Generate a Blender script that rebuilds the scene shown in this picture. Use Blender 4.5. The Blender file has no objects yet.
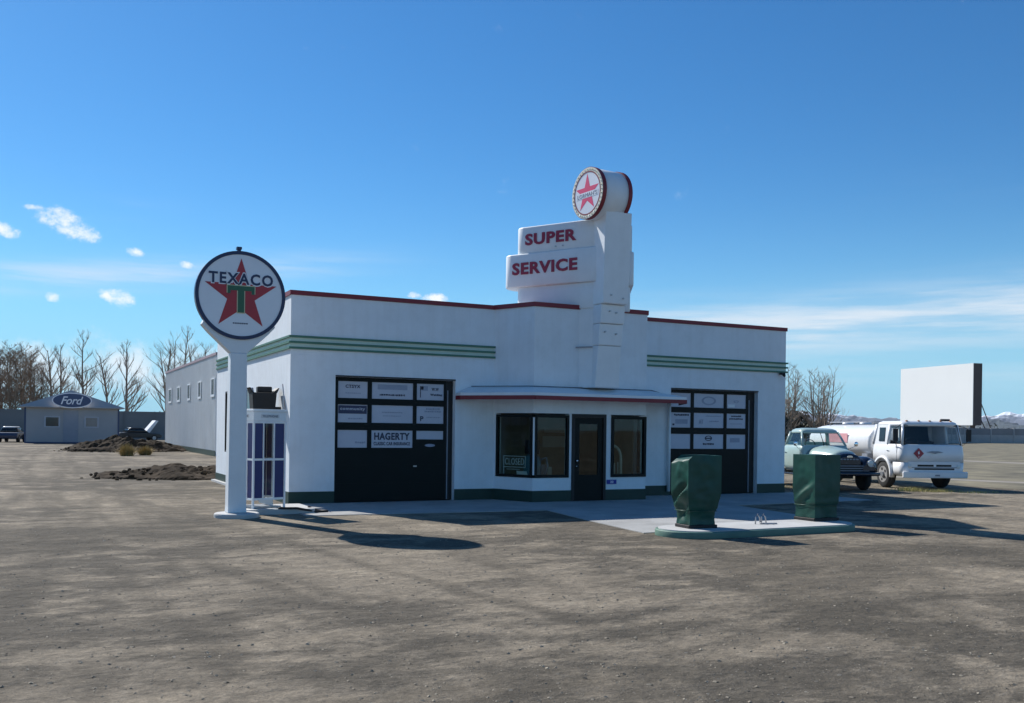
import bpy, bmesh, math, random
from mathutils import Vector, Matrix
R = math.radians
sc = bpy.context.scene
COL = sc.collection
random.seed(7)

# ------------------------------------------------------------------ materials
MATS = {}
def lin(c):
    return tuple(c) + (1.0,) if len(c) == 3 else c

def mat(name, c, rough=.6, var=.12, scale=3.0, bump=0.0, bscale=40.0, metal=0.0, spec=.5, stretch=None, c2=None, detail=6, coat=0.0):
    """Principled with procedural colour breakup and bump."""
    m = bpy.data.materials.new(name); m.use_nodes = True
    nt = m.node_tree; b = nt.nodes['Principled BSDF']
    tc = nt.nodes.new('ShaderNodeTexCoord')
    src = tc.outputs['Object']
    if stretch:
        mp = nt.nodes.new('ShaderNodeMapping'); mp.inputs['Scale'].default_value = stretch
        nt.links.new(src, mp.inputs['Vector']); src = mp.outputs['Vector']
    n = nt.nodes.new('ShaderNodeTexNoise'); n.inputs['Scale'].default_value = scale; n.inputs['Detail'].default_value = detail
    n.inputs['Roughness'].default_value = .65
    nt.links.new(src, n.inputs['Vector'])
    r = nt.nodes.new('ShaderNodeValToRGB')
    lo = tuple(max(0, x * (1 - var)) for x in c); hi = tuple(min(1, x * (1 + var)) for x in (c2 or c))
    r.color_ramp.elements[0].position = .3; r.color_ramp.elements[1].position = .7
    r.color_ramp.elements[0].color = lin(lo); r.color_ramp.elements[1].color = lin(hi)
    nt.links.new(n.outputs['Fac'], r.inputs['Fac']); nt.links.new(r.outputs['Color'], b.inputs['Base Color'])
    b.inputs['Roughness'].default_value = rough; b.inputs['Metallic'].default_value = metal
    b.inputs['Specular IOR Level'].default_value = spec
    if coat: b.inputs['Coat Weight'].default_value = coat; b.inputs['Coat Roughness'].default_value = .08
    if bump:
        n2 = nt.nodes.new('ShaderNodeTexNoise'); n2.inputs['Scale'].default_value = bscale; n2.inputs['Detail'].default_value = 5
        nt.links.new(tc.outputs['Object'], n2.inputs['Vector'])
        bp = nt.nodes.new('ShaderNodeBump'); bp.inputs['Strength'].default_value = bump; bp.inputs['Distance'].default_value = .02
        nt.links.new(n2.outputs['Fac'], bp.inputs['Height']); nt.links.new(bp.outputs['Normal'], b.inputs['Normal'])
    MATS[name] = m
    return m

def glass_mat(name, tint, refl=.9):
    m = bpy.data.materials.new(name); m.use_nodes = True
    nt = m.node_tree; nt.nodes.clear()
    out = nt.nodes.new('ShaderNodeOutputMaterial'); mix = nt.nodes.new('ShaderNodeMixShader')
    tr = nt.nodes.new('ShaderNodeBsdfTransparent'); tr.inputs['Color'].default_value = lin(tint)
    gl = nt.nodes.new('ShaderNodeBsdfGlossy'); gl.inputs['Roughness'].default_value = .02; gl.inputs['Color'].default_value = (refl, refl, refl, 1)
    fr = nt.nodes.new('ShaderNodeFresnel'); fr.inputs['IOR'].default_value = 1.5
    n = nt.nodes.new('ShaderNodeTexNoise'); n.inputs['Scale'].default_value = 1.2
    bp = nt.nodes.new('ShaderNodeBump'); bp.inputs['Strength'].default_value = .03; bp.inputs['Distance'].default_value = .05
    nt.links.new(n.outputs['Fac'], bp.inputs['Height']); nt.links.new(bp.outputs['Normal'], gl.inputs['Normal'])
    ge = nt.nodes.new('ShaderNodeNewGeometry'); sb = nt.nodes.new('ShaderNodeMath'); sb.operation = 'SUBTRACT'; sb.inputs[0].default_value = 1
    mu = nt.nodes.new('ShaderNodeMath'); mu.operation = 'MULTIPLY'; nt.links.new(ge.outputs['Backfacing'], sb.inputs[1]); nt.links.new(sb.outputs[0], mu.inputs[0]); nt.links.new(fr.outputs['Fac'], mu.inputs[1])
    nt.links.new(mu.outputs[0], mix.inputs['Fac']); nt.links.new(tr.outputs[0], mix.inputs[1]); nt.links.new(gl.outputs[0], mix.inputs[2])
    nt.links.new(mix.outputs[0], out.inputs['Surface'])
    return m

WHITE = mat('white_stucco', (.77, .815, .85), .75, .04, 1.2, .25, 60)
def weather(m, amt):
    nt = m.node_tree; bs = nt.nodes['Principled BSDF']; src = bs.inputs['Base Color'].links[0].from_socket; tc = nt.nodes.new('ShaderNodeTexCoord'); fac = None
    for sc_, st in ((1.0, (5.0, 5.0, .30)), (.55, (1, 1, 1)), (3.0, (1, 1, 1))):
        mp = nt.nodes.new('ShaderNodeMapping'); mp.inputs['Scale'].default_value = st; nt.links.new(tc.outputs['Object'], mp.inputs[0])
        n = nt.nodes.new('ShaderNodeTexNoise'); n.inputs['Scale'].default_value = sc_; n.inputs['Detail'].default_value = 7; n.inputs['Roughness'].default_value = .65; nt.links.new(mp.outputs[0], n.inputs['Vector'])
        r = nt.nodes.new('ShaderNodeMapRange'); nt.links.new(n.outputs['Fac'], r.inputs[0]); r.inputs[1].default_value = .47; r.inputs[2].default_value = .78; r.inputs[3].default_value = 0; r.inputs[4].default_value = amt
        if fac is None: fac = r.outputs[0]
        else:
            a = nt.nodes.new('ShaderNodeMath'); a.operation = 'ADD'; nt.links.new(fac, a.inputs[0]); nt.links.new(r.outputs[0], a.inputs[1]); fac = a.outputs[0]
    mx = nt.nodes.new('ShaderNodeMix'); mx.data_type = 'RGBA'; nt.links.new(fac, mx.inputs[0]); nt.links.new(src, mx.inputs[6]); mx.inputs[7].default_value = (.40,.385,.35,1)
    nt.links.new(mx.outputs[2], bs.inputs['Base Color'])
weather(WHITE, .13)
WHITEP = mat('white_paint', (.77, .80, .82), .45, .04, 2.0, .05, 20)
weather(WHITEP, .07)
RED = mat('red_trim', (.20, .014, .025), .5, .12, 3)
DGREEN = mat('dark_green_paint', (.012, .055, .035), .5, .15, 3)
PLINTH = mat('plinth_green', (.006, .034, .024), .55, .15, 3, .1, 50)
RIB = mat('rib_green', (.06, .17, .115), .55, .1, 3)
MINT = mat('band_green', (.52, .66, .58), .6, .06, 3)
BLACKG = mat('near_black_green', (.0022, .006, .0065), .5, .2, 3, spec=.2)
BOARD = mat('sign_board', (.52, .53, .60), .5, .05, 2)
INK = mat('dark_ink', (.03, .035, .07), .5, .1, 5)
INKG = mat('faded_ink', (.30, .33, .42), .5, .1, 5)
NAVY = mat('navy_enamel', (.012, .018, .075), .35, .12, 4)
ENAMEL = mat('white_enamel', (.80, .81, .85), .3, .03, 2)
STAR = mat('red_enamel', (.42, .018, .03), .35, .08, 4)
STARP = mat('faded_red', (.74, .035, .14), .45, .08, 4)
TGREEN = mat('green_enamel', (.02, .11, .05), .35, .1, 4)
CREAM = mat('cream_outline', (.60, .56, .34), .4, .05, 4)
LETTER = mat('maroon_letters', (.30, .012, .05), .45, .08, 4)
CONC = mat('concrete', (.34, .34, .33), .85, .22, 1.1, .35, 45)
CONC2 = mat('pale_concrete', (.48, .48, .47), .8, .12, 2, .2, 45)
FLOORI = mat('shop_floor', (.26, .22, .17), .5, .1, 2)
ROOMW = mat('room_wall', (.44, .37, .27), .8, .2, 2)
STEEL = mat('galvanised_steel', (.42, .43, .45), .4, .1, 6, metal=.8)
CHROME = mat('chrome', (.75, .76, .78), .12, .03, 6, metal=1.0)
RUBBER = mat('tyre_rubber', (.022, .022, .023), .85, .2, 6, .2, 60)
GLASS = glass_mat('window_glass', (.78, .83, .80), .85)
CARGL = glass_mat('vehicle_glass', (.93, .95, .95), .8)
DGLASS = mat('dark_pane', (.012, .016, .02), .08, .2, 2)
BLUEP = mat('booth_blue', (.012, .02, .13), .3, .1, 3)
BLACK = mat('black_metal', (.010, .010, .011), .6, .2, 4, .05, 30)
TARP = mat('green_tarp', (.008, .062, .046), .45, .2, 2.2, .15, 9, spec=.35)
ISLG = mat('island_green', (.10, .19, .15), .6, .15, 3, .15, 40)
MINTC = mat('pale_mint_paint', (.37, .49, .465), .3, .06, 2, coat=.4)
NAVYC = mat('dark_blue_paint', (.008, .012, .028), .25, .15, 2, coat=.4)
TRUCKW = mat('truck_white', (.78, .79, .80), .35, .05, 2, .03, 10, coat=.3)
TRIMG = mat('grey_trim', (.26, .28, .32), .4, .1, 3)
PINK = mat('faded_red_letter', (.68, .34, .36), .5, .12, 4)
MET = mat('grey_cladding', (.66, .68, .69), .5, .05, .6, .1, 8)
weather(MET, .16)
GARB = mat('blue_grey_siding', (.30, .325, .35), .6, .05, .8, .08, 10)
GARR = mat('blue_grey_roof', (.37, .36, .35), .6, .05, .8)
GBLUE = mat('blue_trim', (.03, .055, .13), .5, .1, 3)
FBLUE = mat('oval_blue', (.03, .06, .15), .35, .1, 3)
FENCE = mat('grey_fence_metal', (.19, .19, .19), .7, .12, .5, .1, 5)
FENCEU = mat('grey_fence_concrete', (.25, .24, .245), .85, .14, .3, .2, 4)
FENCEL = mat('concrete_fence', (.42, .40, .39), .85, .14, .3, .2, 4)
SCREENW = mat('screen_white', (.80, .81, .80), .8, .02, .15)
SCREEND = mat('screen_side', (.10, .075, .07), .8, .12, .4)
SOIL = mat('dark_soil', (.024, .017, .011), .98, .45, 2.0, 1.0, 9, spec=.1, c2=(.060, .044, .029))
BARK = mat('grey_bark', (.31, .245, .19), .9, .25, 2, .3, 20)
BARKB = mat('brown_bark', (.26, .185, .125), .9, .3, 1.2, .3, 20)
EVERG = mat('evergreen', (.018, .024, .014), .8, .4, 3, c2=(.05, .055, .03))
DRYB = mat('dry_brush', (.34, .25, .09), .9, .3, 6)
DRYG = mat('dry_grass', (.36, .31, .13), .9, .3, 8, c2=(.42, .38, .14))
BLUEM = mat('old_pump_blue', (.06, .20, .26), .35, .1, 4)
PALE = mat('pale_wicker', (.74, .69, .56), .7, .1, 6)
NEON = mat('white_tube', (.85, .88, .86), .4, .03, 4)
STONE = mat('gravel_stone', (.16, .14, .11), .95, .4, 3, spec=.1, c2=(.30, .265, .21))
LAMP = mat('lens_white', (.75, .75, .70), .15, .03, 4)
AMBER = mat('amber_lens', (.35, .12, .02), .3, .1, 4)
PALEC = mat('cream_paint', (.78, .73, .60), .45, .04, 3)
SNOWW = mat('white_body', (.75, .76, .78), .4, .05, 2)
CARD = mat('car_dark', (.015, .017, .02), .3, .15, 3, coat=.4)
CARB = mat('car_blue', (.03, .05, .10), .3, .12, 3, coat=.4)
HUBC = mat('wheel_paint', (.32, .31, .30), .5, .2, 5)

# ------------------------------------------------------------------ mesh tools
class MB:
    def __init__(s): s.v = []; s.f = []; s.sm = []
    def add(s, vs, fs, smooth=False):
        o = len(s.v); s.v += [tuple(p) for p in vs]
        for f in fs: s.f.append([i + o for i in f]); s.sm.append(smooth)
        return s
    def box(s, x0, x1, y0, y1, z0, z1):
        v = [(x0,y0,z0),(x1,y0,z0),(x1,y1,z0),(x0,y1,z0),(x0,y0,z1),(x1,y0,z1),(x1,y1,z1),(x0,y1,z1)]
        return s.add(v, [(0,3,2,1),(4,5,6,7),(0,1,5,4),(1,2,6,5),(2,3,7,6),(3,0,4,7)])
    def obox(s, c, ax, ay, az):
        """box from centre and three half-axis vectors"""
        c = Vector(c); ax = Vector(ax); ay = Vector(ay); az = Vector(az); v = []
        for k in (-1, 1):
            for (i, j) in ((-1,-1),(1,-1),(1,1),(-1,1)): v.append(c + ax*i + ay*j + az*k)
        return s.add(v, [(0,3,2,1),(4,5,6,7),(0,1,5,4),(1,2,6,5),(2,3,7,6),(3,0,4,7)])
    def prism(s, poly, z0, z1, smooth=False):
        """vertical prism from a CCW plan polygon"""
        n = len(poly)
        v = [(p[0], p[1], z0) for p in poly] + [(p[0], p[1], z1) for p in poly]
        s.add(v, [tuple(range(n-1, -1, -1)), tuple(range(n, 2*n))])
        o = len(s.v) - 2*n
        for i in range(n):
            j = (i+1) % n; s.f.append([o+i, o+j, o+n+j, o+n+i]); s.sm.append(smooth)
        return s
    def slab(s, poly, o, ex, ey, n, d0, d1):
        """polygon in plane (origin o, axes ex, ey), extruded along n from d0 to d1"""
        o = Vector(o); ex = Vector(ex); ey = Vector(ey); n = Vector(n); k = len(poly)
        v = [o + ex*p[0] + ey*p[1] + n*d0 for p in poly] + [o + ex*p[0] + ey*p[1] + n*d1 for p in poly]
        fs = [tuple(range(k-1, -1, -1)), tuple(range(k, 2*k))] + [(i, (i+1) % k, k + (i+1) % k, k+i) for i in range(k)]
        return s.add(v, fs)
    def loft(s, loops, smooth=True, cap=True):
        n = len(loops[0]); v = [p for l in loops for p in l]; fs = []
        o = len(s.v)
        s.add(v, [])
        for a in range(len(loops)-1):
            for i in range(n):
                j = (i+1) % n; s.f.append([o+a*n+i, o+a*n+j, o+(a+1)*n+j, o+(a+1)*n+i]); s.sm.append(smooth)
        if cap:
            s.f.append([o+i for i in range(n-1, -1, -1)]); s.sm.append(False)
            b = o + (len(loops)-1)*n; s.f.append([b+i for i in range(n)]); s.sm.append(False)
        return s
    def tube(s, pts, rad, n=8, smooth=True, cap=True):
        if not hasattr(rad, '__len__'): rad = [rad]*len(pts)
        loops = []
        P = [Vector(p) for p in pts]
        for i, p in enumerate(P):
            d = (P[min(i+1, len(P)-1)] - P[max(i-1, 0)]).normalized()
            up = Vector((0,0,1)) if abs(d.z) < .9 else Vector((1,0,0))
            a = d.cross(up).normalized(); b = a.cross(d).normalized()
            loops.append([p + (a*math.cos(t) - b*math.sin(t))*rad[i] for t in [2*math.pi*k/n for k in range(n)]])
        return s.loft(loops, smooth, cap)
    def cyl(s, a, b, r, n=32, smooth=True): return s.tube([a, b], r, n, smooth)
    def sphere(s, c, r, sx=1, sy=1, sz=1, nu=14, nv=8):
        loops = []
        for i in range(nv+1):
            t = math.pi*i/nv; t = min(max(t, .02), math.pi-.02)
            loops.append([(c[0]+sx*r*math.sin(t)*math.cos(2*math.pi*k/nu), c[1]+sy*r*math.sin(t)*math.sin(2*math.pi*k/nu), c[2]-sz*r*math.cos(t)) for k in range(nu)])
        return s.loft(loops, True)
    def build(s, name, m, parent=None, off=(0,0,0), bevel=0, seg=2, fix=True):
        me = bpy.data.meshes.new(name)
        me.from_pydata([(p[0]-off[0], p[1]-off[1], p[2]-off[2]) for p in s.v], [], s.f)
        me.polygons.foreach_set('use_smooth', s.sm)
        if fix or bevel:
            bm = bmesh.new(); bm.from_mesh(me)
            if fix: bmesh.ops.recalc_face_normals(bm, faces=bm.faces)
            if bevel:
                ed = [e for e in bm.edges if len(e.link_faces) == 2 and e.calc_face_angle(0) > .6]
                bmesh.ops.bevel(bm, geom=ed, offset=bevel, segments=seg, affect='EDGES', profile=.5, clamp_overlap=True)
            bm.to_mesh(me); bm.free()
        me.materials.append(m); me.update()
        o = bpy.data.objects.new(name, me); COL.objects.link(o)
        if parent is not None: o.parent = parent
        return o

def tag(o, label=None, cat=None, group=None, kind=None):
    if label: o['label'] = label
    if cat: o['category'] = cat
    if group: o['group'] = group
    if kind: o['kind'] = kind
    return o
def thing(name, label, cat, loc=(0,0,0), rz=0, group=None):
    o = bpy.data.objects.new(name, None); COL.objects.link(o); o.empty_display_size = .3
    o.location = loc; o.rotation_euler = (0, 0, rz)
    return tag(o, label, cat, group)
def copy_tree(o, parent=None):
    c = o.copy(); COL.objects.link(c)
    if parent is not None: c.parent = parent
    for ch in list(o.children): copy_tree(ch, c)
    return c
def rrect(x0, x1, y0, y1, r, z, n=5):
    r = min(r, (x1-x0)/2.01, (y1-y0)/2.01); pts = []
    for (cx, cy, a) in ((x1-r, y1-r, 0), (x0+r, y1-r, 90), (x0+r, y0+r, 180), (x1-r, y0+r, 270)):
        for k in range(n+1):
            t = R(a + 90*k/n); pts.append((cx+r*math.cos(t), cy+r*math.sin(t), z))
    return pts
def lettering(body, width, height, c, ex, n, m, parent, off=(0,0,0), depth=.012, bold=.02, shear=0.0, name='lettering', space=1.1):
    """built text: cap height and width given in metres, centred on c, reading along ex, facing n"""
    cu = bpy.data.curves.new('t', 'FONT'); cu.body = body; cu.size = 1; cu.offset = bold; cu.extrude = .5; cu.shear = shear; cu.resolution_u = 3; cu.space_character = space
    t = bpy.data.objects.new('t', cu); COL.objects.link(t)
    dg = bpy.context.evaluated_depsgraph_get(); dg.update()
    me = bpy.data.meshes.new_from_object(t.evaluated_get(dg)); bpy.data.objects.remove(t); bpy.data.curves.remove(cu)
    xs = [v.co.x for v in me.vertices]; ys = [v.co.y for v in me.vertices]
    x0, x1, y0, y1 = min(xs), max(xs), min(ys), max(ys)
    ex = Vector(ex).normalized(); n = Vector(n).normalized(); ey = n.cross(ex); c = Vector(c) - Vector(off)
    for v in me.vertices:
        a = ((v.co.x-x0)/(x1-x0)-.5)*width; b = ((v.co.y-y0)/(y1-y0)-.5)*height; d = (v.co.z+.5)*depth
        v.co = c + ex*a + ey*b + n*d
    me.materials.append(m); me.name = name
    o = bpy.data.objects.new(name, me); COL.objects.link(o)
    if parent is not None: o.parent = parent
    return o
def star_poly(r, ri=.382):
    return [(math.cos(R(90+36*k))*(r if k % 2 == 0 else r*ri), math.sin(R(90+36*k))*(r if k % 2 == 0 else r*ri)) for k in range(10)]
def circle_poly(r, n=48, rx=1, ry=1): return [(r*rx*math.cos(2*math.pi*k/n), r*ry*math.sin(2*math.pi*k/n)) for k in range(n)]

# ------------------------------------------------------------------ camera
cam = bpy.data.cameras.new('camera'); co = bpy.data.objects.new('camera', cam); COL.objects.link(co)
cam.sensor_width = 36; cam.lens = 957.1/1024*36; cam.clip_start = .1; cam.clip_end = 30000
cam.shift_y = (429.4-351.5)/1024
co.location = (-4.977, -20.844, 1.7)
co.matrix_world = Matrix.Translation(co.location) @ Matrix.Rotation(-.4627, 4, 'Z') @ Matrix.Rotation(R(90), 4, 'X') @ Matrix.Rotation(.0131, 4, 'Z')
sc.camera = co

# ------------------------------------------------------------------ light and sky
SUN_EL = R(39.0); SUN_AZ = R(-19.0)          # azimuth from +Y towards +X
sv = Vector((math.sin(SUN_AZ)*math.cos(SUN_EL), math.cos(SUN_AZ)*math.cos(SUN_EL), math.sin(SUN_EL)))
sl = bpy.data.lights.new('sun', 'SUN'); sl.energy = 5.0; sl.angle = R(.53); sl.color = (1, .965, .91)
so = bpy.data.objects.new('sun', sl); COL.objects.link(so); so.rotation_euler = (-sv).to_track_quat('-Z', 'Y').to_euler()
so.location = (-20, 40, 40)

w = bpy.data.worlds.new('World'); sc.world = w; w.use_nodes = True
nt = w.node_tree; nt.nodes.clear(); NN = nt.nodes.new; LK = nt.links.new
def MN(op, a, b=None, c=None, clamp=False):
    n = NN('ShaderNodeMath'); n.operation = op; n.use_clamp = clamp
    for i, x in enumerate((a, b, c)):
        if x is None: continue
        if isinstance(x, (int, float)): n.inputs[i].default_value = x
        else: LK(x, n.inputs[i])
    return n.outputs[0]
out = NN('ShaderNodeOutputWorld'); bg = NN('ShaderNodeBackground'); bg.inputs['Strength'].default_value = .086
sky = NN('ShaderNodeTexSky'); sky.sky_type = 'NISHITA'; sky.sun_disc = False
sky.sun_elevation = SUN_EL; sky.sun_rotation = SUN_AZ
sky.altitude = 1000; sky.air_density = 1.0; sky.dust_density = .3; sky.ozone_density = 3.0
tc = NN('ShaderNodeTexCoord'); sp = NN('ShaderNodeSeparateXYZ'); LK(tc.outputs['Generated'], sp.inputs[0])
az = MN('ARCTAN2', sp.outputs[0], sp.outputs[1]); el = MN('ARCSINE', sp.outputs[2])
cv = NN('ShaderNodeCombineXYZ'); LK(az, cv.inputs[0]); LK(el, cv.inputs[1])
def noise(scale, det, sx=1, sy=1, rough=.6):
    mp = NN('ShaderNodeMapping'); mp.inputs['Scale'].default_value = (sx, sy, 1); LK(cv.outputs[0], mp.inputs[0])
    n = NN('ShaderNodeTexNoise'); n.inputs['Scale'].default_value = scale; n.inputs['Detail'].default_value = det; n.inputs['Roughness'].default_value = rough
    LK(mp.outputs[0], n.inputs['Vector']); return n.outputs['Fac']
nA = noise(46, 10, 1, 1.25, .68); nB = noise(26, 6, 1, 1.0)
nC = noise(5, 9, 1, 13, .60); nD = noise(2.2, 3, 1, 3)
# cumulus: (azimuth, elevation, half width, half height, tilt)
cum = [(.024,.187,.031,.0135,-.35),(-.004,.199,.012,.003,.0),(.040,.179,.015,.010,0),(-.026,.176,.015,.007,-.2),(.085,.166,.009,.005,-.1),(.1334,.157,.008,.0042,-.2),(.0725,.1204,.019,.0085,-.2),
       (.0141,.1184,.007,.0055,0),(.062,.1225,.009,.004,0),(.3807,.134,.018,.006,0),(.36,.137,.008,.004,0)]
m = None
for (a, e, hw, hh, tl) in cum:
    dx = MN('SUBTRACT', az, a); dy = MN('SUBTRACT', el, e)
    dy2 = MN('SUBTRACT', dy, MN('MULTIPLY', dx, tl))
    q = MN('ADD', MN('POWER', MN('ABSOLUTE', MN('DIVIDE', dx, hw)), 2), MN('POWER', MN('ABSOLUTE', MN('DIVIDE', dy2, hh)), 2))
    v = MN('SUBTRACT', 1, q)
    m = v if m is None else MN('MAXIMUM', m, v)
m = MN('ADD', m, MN('MULTIPLY', MN('SUBTRACT', nA, .5), 4.2))
mr = NN('ShaderNodeMapRange'); mr.interpolation_type = 'SMOOTHSTEP'; LK(m, mr.inputs[0]); mr.inputs[1].default_value = -.05; mr.inputs[2].default_value = 1.5
cumulus = MN('MULTIPLY', mr.outputs[0], .93)
def gauss(x, c, wdt):
    d = MN('DIVIDE', MN('SUBTRACT', x, c), wdt); return MN('EXPONENT', MN('MULTIPLY', MN('MULTIPLY', d, d), -1))
def sstep(x, a, b):
    r = NN('ShaderNodeMapRange'); r.interpolation_type = 'SMOOTHSTEP'; LK(x, r.inputs[0]); r.inputs[1].default_value = a; r.inputs[2].default_value = b; return r.outputs[0]
# low broken bank behind the left trees
bank = MN('MULTIPLY', gauss(el, .052, .036), MN('SUBTRACT', 1, sstep(az, .16, .30)))
bank = MN('MULTIPLY', sstep(MN('ADD', bank, MN('MULTIPLY', MN('SUBTRACT', nB, .5), 2.4)), .40, 1.35), .70)
# cirrus veils
elw = MN('SUBTRACT', el, MN('MULTIPLY', MN('SUBTRACT', az, .75), .055))
right = MN('MULTIPLY', gauss(elw, .106, .026), sstep(az, .38, .62))
right2 = MN('MULTIPLY', gauss(el, .056, .013), sstep(az, .62, .85))
left = MN('MULTIPLY', gauss(MN('SUBTRACT', el, MN('MULTIPLY', az, .10)), .137, .013), MN('SUBTRACT', 1, sstep(az, .10, .42)))
veil = MN('ADD', MN('ADD', MN('MULTIPLY', right, 1.35), MN('MULTIPLY', right2, .35)), MN('MULTIPLY', left, .75))
veil = MN('MULTIPLY', veil, MN('ADD', .16, MN('MULTIPLY', sstep(nC, .34, .66), .62)))
wisps = MN('MULTIPLY', MN('MULTIPLY', sstep(nC, .5, .8), sstep(nD, .5, .7)), MN('MULTIPLY', gauss(el, .16, .06), .20))
veil = MN('ADD', veil, wisps)
hs = NN('ShaderNodeHueSaturation'); hs.inputs['Saturation'].default_value = 1.22; LK(sky.outputs[0], hs.inputs['Color'])
tn = NN('ShaderNodeMix'); tn.data_type = 'RGBA'; tn.blend_type = 'MULTIPLY'; tn.inputs[0].default_value = 1; LK(hs.outputs[0], tn.inputs[6]); tn.inputs[7].default_value = (.64, 1.03, 1.17, 1)
hz = NN('ShaderNodeMix'); hz.data_type = 'RGBA'; LK(MN('MULTIPLY', gauss(el, 0, .13), .9), hz.inputs[0]); LK(tn.outputs[2], hz.inputs[6]); hz.inputs[7].default_value = (3.0, 6.5, 8.6, 1)
mx = NN('ShaderNodeMix'); mx.data_type = 'RGBA'; LK(veil, mx.inputs[0]); LK(hz.outputs[2], mx.inputs[6]); mx.inputs[7].default_value = (7.2, 8.1, 9.0, 1)
mx2 = NN('ShaderNodeMix'); mx2.data_type = 'RGBA'; LK(MN('MAXIMUM', cumulus, bank), mx2.inputs[0]); LK(mx.outputs[2], mx2.inputs[6]); mx2.inputs[7].default_value = (10.0, 10.2, 10.6, 1)
LK(mx2.outputs[2], bg.inputs['Color']); LK(bg.outputs[0], out.inputs['Surface'])
sc.view_settings.view_transform = 'Standard'; sc.view_settings.look = 'None'; sc.view_settings.gamma = 1; sc.view_settings.exposure = .30

# ------------------------------------------------------------------ ground
def ground_mat():
    m = bpy.data.materials.new('gravel_yard'); m.use_nodes = True; nt = m.node_tree; b = nt.nodes['Principled BSDF']
    N = nt.nodes.new; L = nt.links.new
    ge = N('ShaderNodeNewGeometry')
    def nz(scale, det, st=(1,1,1), rot=0, rough=.6, dist=0):
        mp = N('ShaderNodeMapping'); mp.inputs['Scale'].default_value = st; mp.inputs['Rotation'].default_value = (0,0,rot); L(ge.outputs['Position'], mp.inputs[0])
        n = N('ShaderNodeTexNoise'); n.inputs['Scale'].default_value = scale; n.inputs['Detail'].default_value = det; n.inputs['Roughness'].default_value = rough; n.inputs['Distortion'].default_value = dist
        L(mp.outputs[0], n.inputs['Vector']); return n.outputs['Fac']
    def ramp(f, stops):
        r = N('ShaderNodeValToRGB'); els = r.color_ramp.elements
        while len(els) < len(stops): els.new(.5)
        for e, (p, c) in zip(els, stops): e.position = p; e.color = lin(c)
        L(f, r.inputs['Fac']); return r.outputs['Color']
    def mix(f, a, b_, mode='MIX'):
        x = N('ShaderNodeMix'); x.data_type = 'RGBA'; x.blend_type = mode
        if isinstance(f, float): x.inputs[0].default_value = f
        else: L(f, x.inputs[0])
        for i, q in ((6, a), (7, b_)):
            if isinstance(q, tuple): x.inputs[i].default_value = lin(q)
            else: L(q, x.inputs[i])
        return x.outputs[2]
    big = nz(.17, 9, (1,1.25,1), .25, .66, .5); mid = nz(.62, 9, (1,1.6,1), -.2, .70, .3); fine = nz(3.5, 9, rough=.78); grit = nz(55, 5, rough=.85)
    trk = nz(.8, 6, (1,.10,1), -.10, .62, .6); damp = nz(.11, 7, (1,1.1,1), 1.1, .66, .9)
    dark = ramp(fine, [(.28,(.078,.072,.062)), (.5,(.122,.112,.097)), (.74,(.185,.170,.146))])
    tan = ramp(fine, [(.26,(.225,.202,.168)), (.5,(.325,.290,.240)), (.74,(.46,.415,.35))])
    m1 = ramp(big, [(.48,(0,0,0)), (.54,(1,1,1))]); m2 = ramp(mid, [(.49,(0,0,0)), (.57,(1,1,1))])
    mm = mix(1.0, mix(.55, (0,0,0), m1), mix(.62, (0,0,0), m2), 'SCREEN')
    c = mix(mm, dark, tan)
    c = mix(ramp(damp, [(.52,(0,0,0)), (.60,(.55,.55,.55))]), c, (.085,.078,.066))
    c = mix(ramp(trk, [(.50,(0,0,0)), (.64,(.5,.5,.5))]), c, (.115,.105,.090))
    # wheel tracks worn into the yard, curving from the foreground to the small garage
    sx = N('ShaderNodeSeparateXYZ'); L(ge.outputs['Position'], sx.inputs[0])
    def M(op, a, b_=None):
        n = N('ShaderNodeMath'); n.operation = op
        for i_, q_ in enumerate((a, b_)):
            if q_ is None: continue
            if isinstance(q_, (int, float)): n.inputs[i_].default_value = q_
            else: L(q_, n.inputs[i_])
        return n.outputs[0]
    wob = M('MULTIPLY', M('SUBTRACT', nz(.35, 3), .5), .9)
    tot = None
    for (x0, k1, k2, yc, wd, hw) in ((-4.3,.045,-.0003,-10,.24,.80),(-3.2,-.075,.0012,-10,.26,.82),(-2.0,-.16,.0022,-10,.22,.78),(-5.6,.11,-.0008,-8,.28,.8)):
        dy = M('SUBTRACT', sx.outputs[1], yc); xc = M('ADD', M('ADD', M('MULTIPLY', dy, k1), M('MULTIPLY', M('MULTIPLY', dy, dy), k2)), x0)
        u = M('ABSOLUTE', M('SUBTRACT', M('ABSOLUTE', M('ADD', M('SUBTRACT', sx.outputs[0], xc), wob)), hw))
        t_ = M('MAXIMUM', M('SUBTRACT', 1, M('DIVIDE', u, wd)), 0); tot = t_ if tot is None else M('MAXIMUM', tot, t_)
    tot = M('MULTIPLY', M('MULTIPLY', tot, M('MAXIMUM', M('MULTIPLY', M('SUBTRACT', nz(.5, 5), .36), 4.0), 0)), .9)
    cl_ = N('ShaderNodeClamp'); L(tot, cl_.inputs[0]); cl_.inputs[2].default_value = .55
    c = mix(cl_.outputs[0], c, (.088,.081,.070))
    c = mix(.40, c, ramp(nz(14, 6, rough=.8), [(.3,(.28,.28,.28)), (.7,(.74,.73,.72))]), 'OVERLAY')
    c = mix(.5, c, ramp(grit, [(.3,(.2,.2,.2)), (.7,(.8,.79,.77))]), 'OVERLAY')
    c = mix(1.0, c, (1.0,.95,.865), 'MULTIPLY')
    L(c, b.inputs['Base Color']); b.inputs['Roughness'].default_value = .95; b.inputs['Specular IOR Level'].default_value = .15
    h1 = M('ADD', M('MULTIPLY', fine, 1.0), M('MULTIPLY', nz(1.3, 6, (1,1.4,1), .5, .6), 3.2)); h = M('SUBTRACT', M('ADD', h1, M('MULTIPLY', grit, .22)), M('MULTIPLY', cl_.outputs[0], .5))
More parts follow.
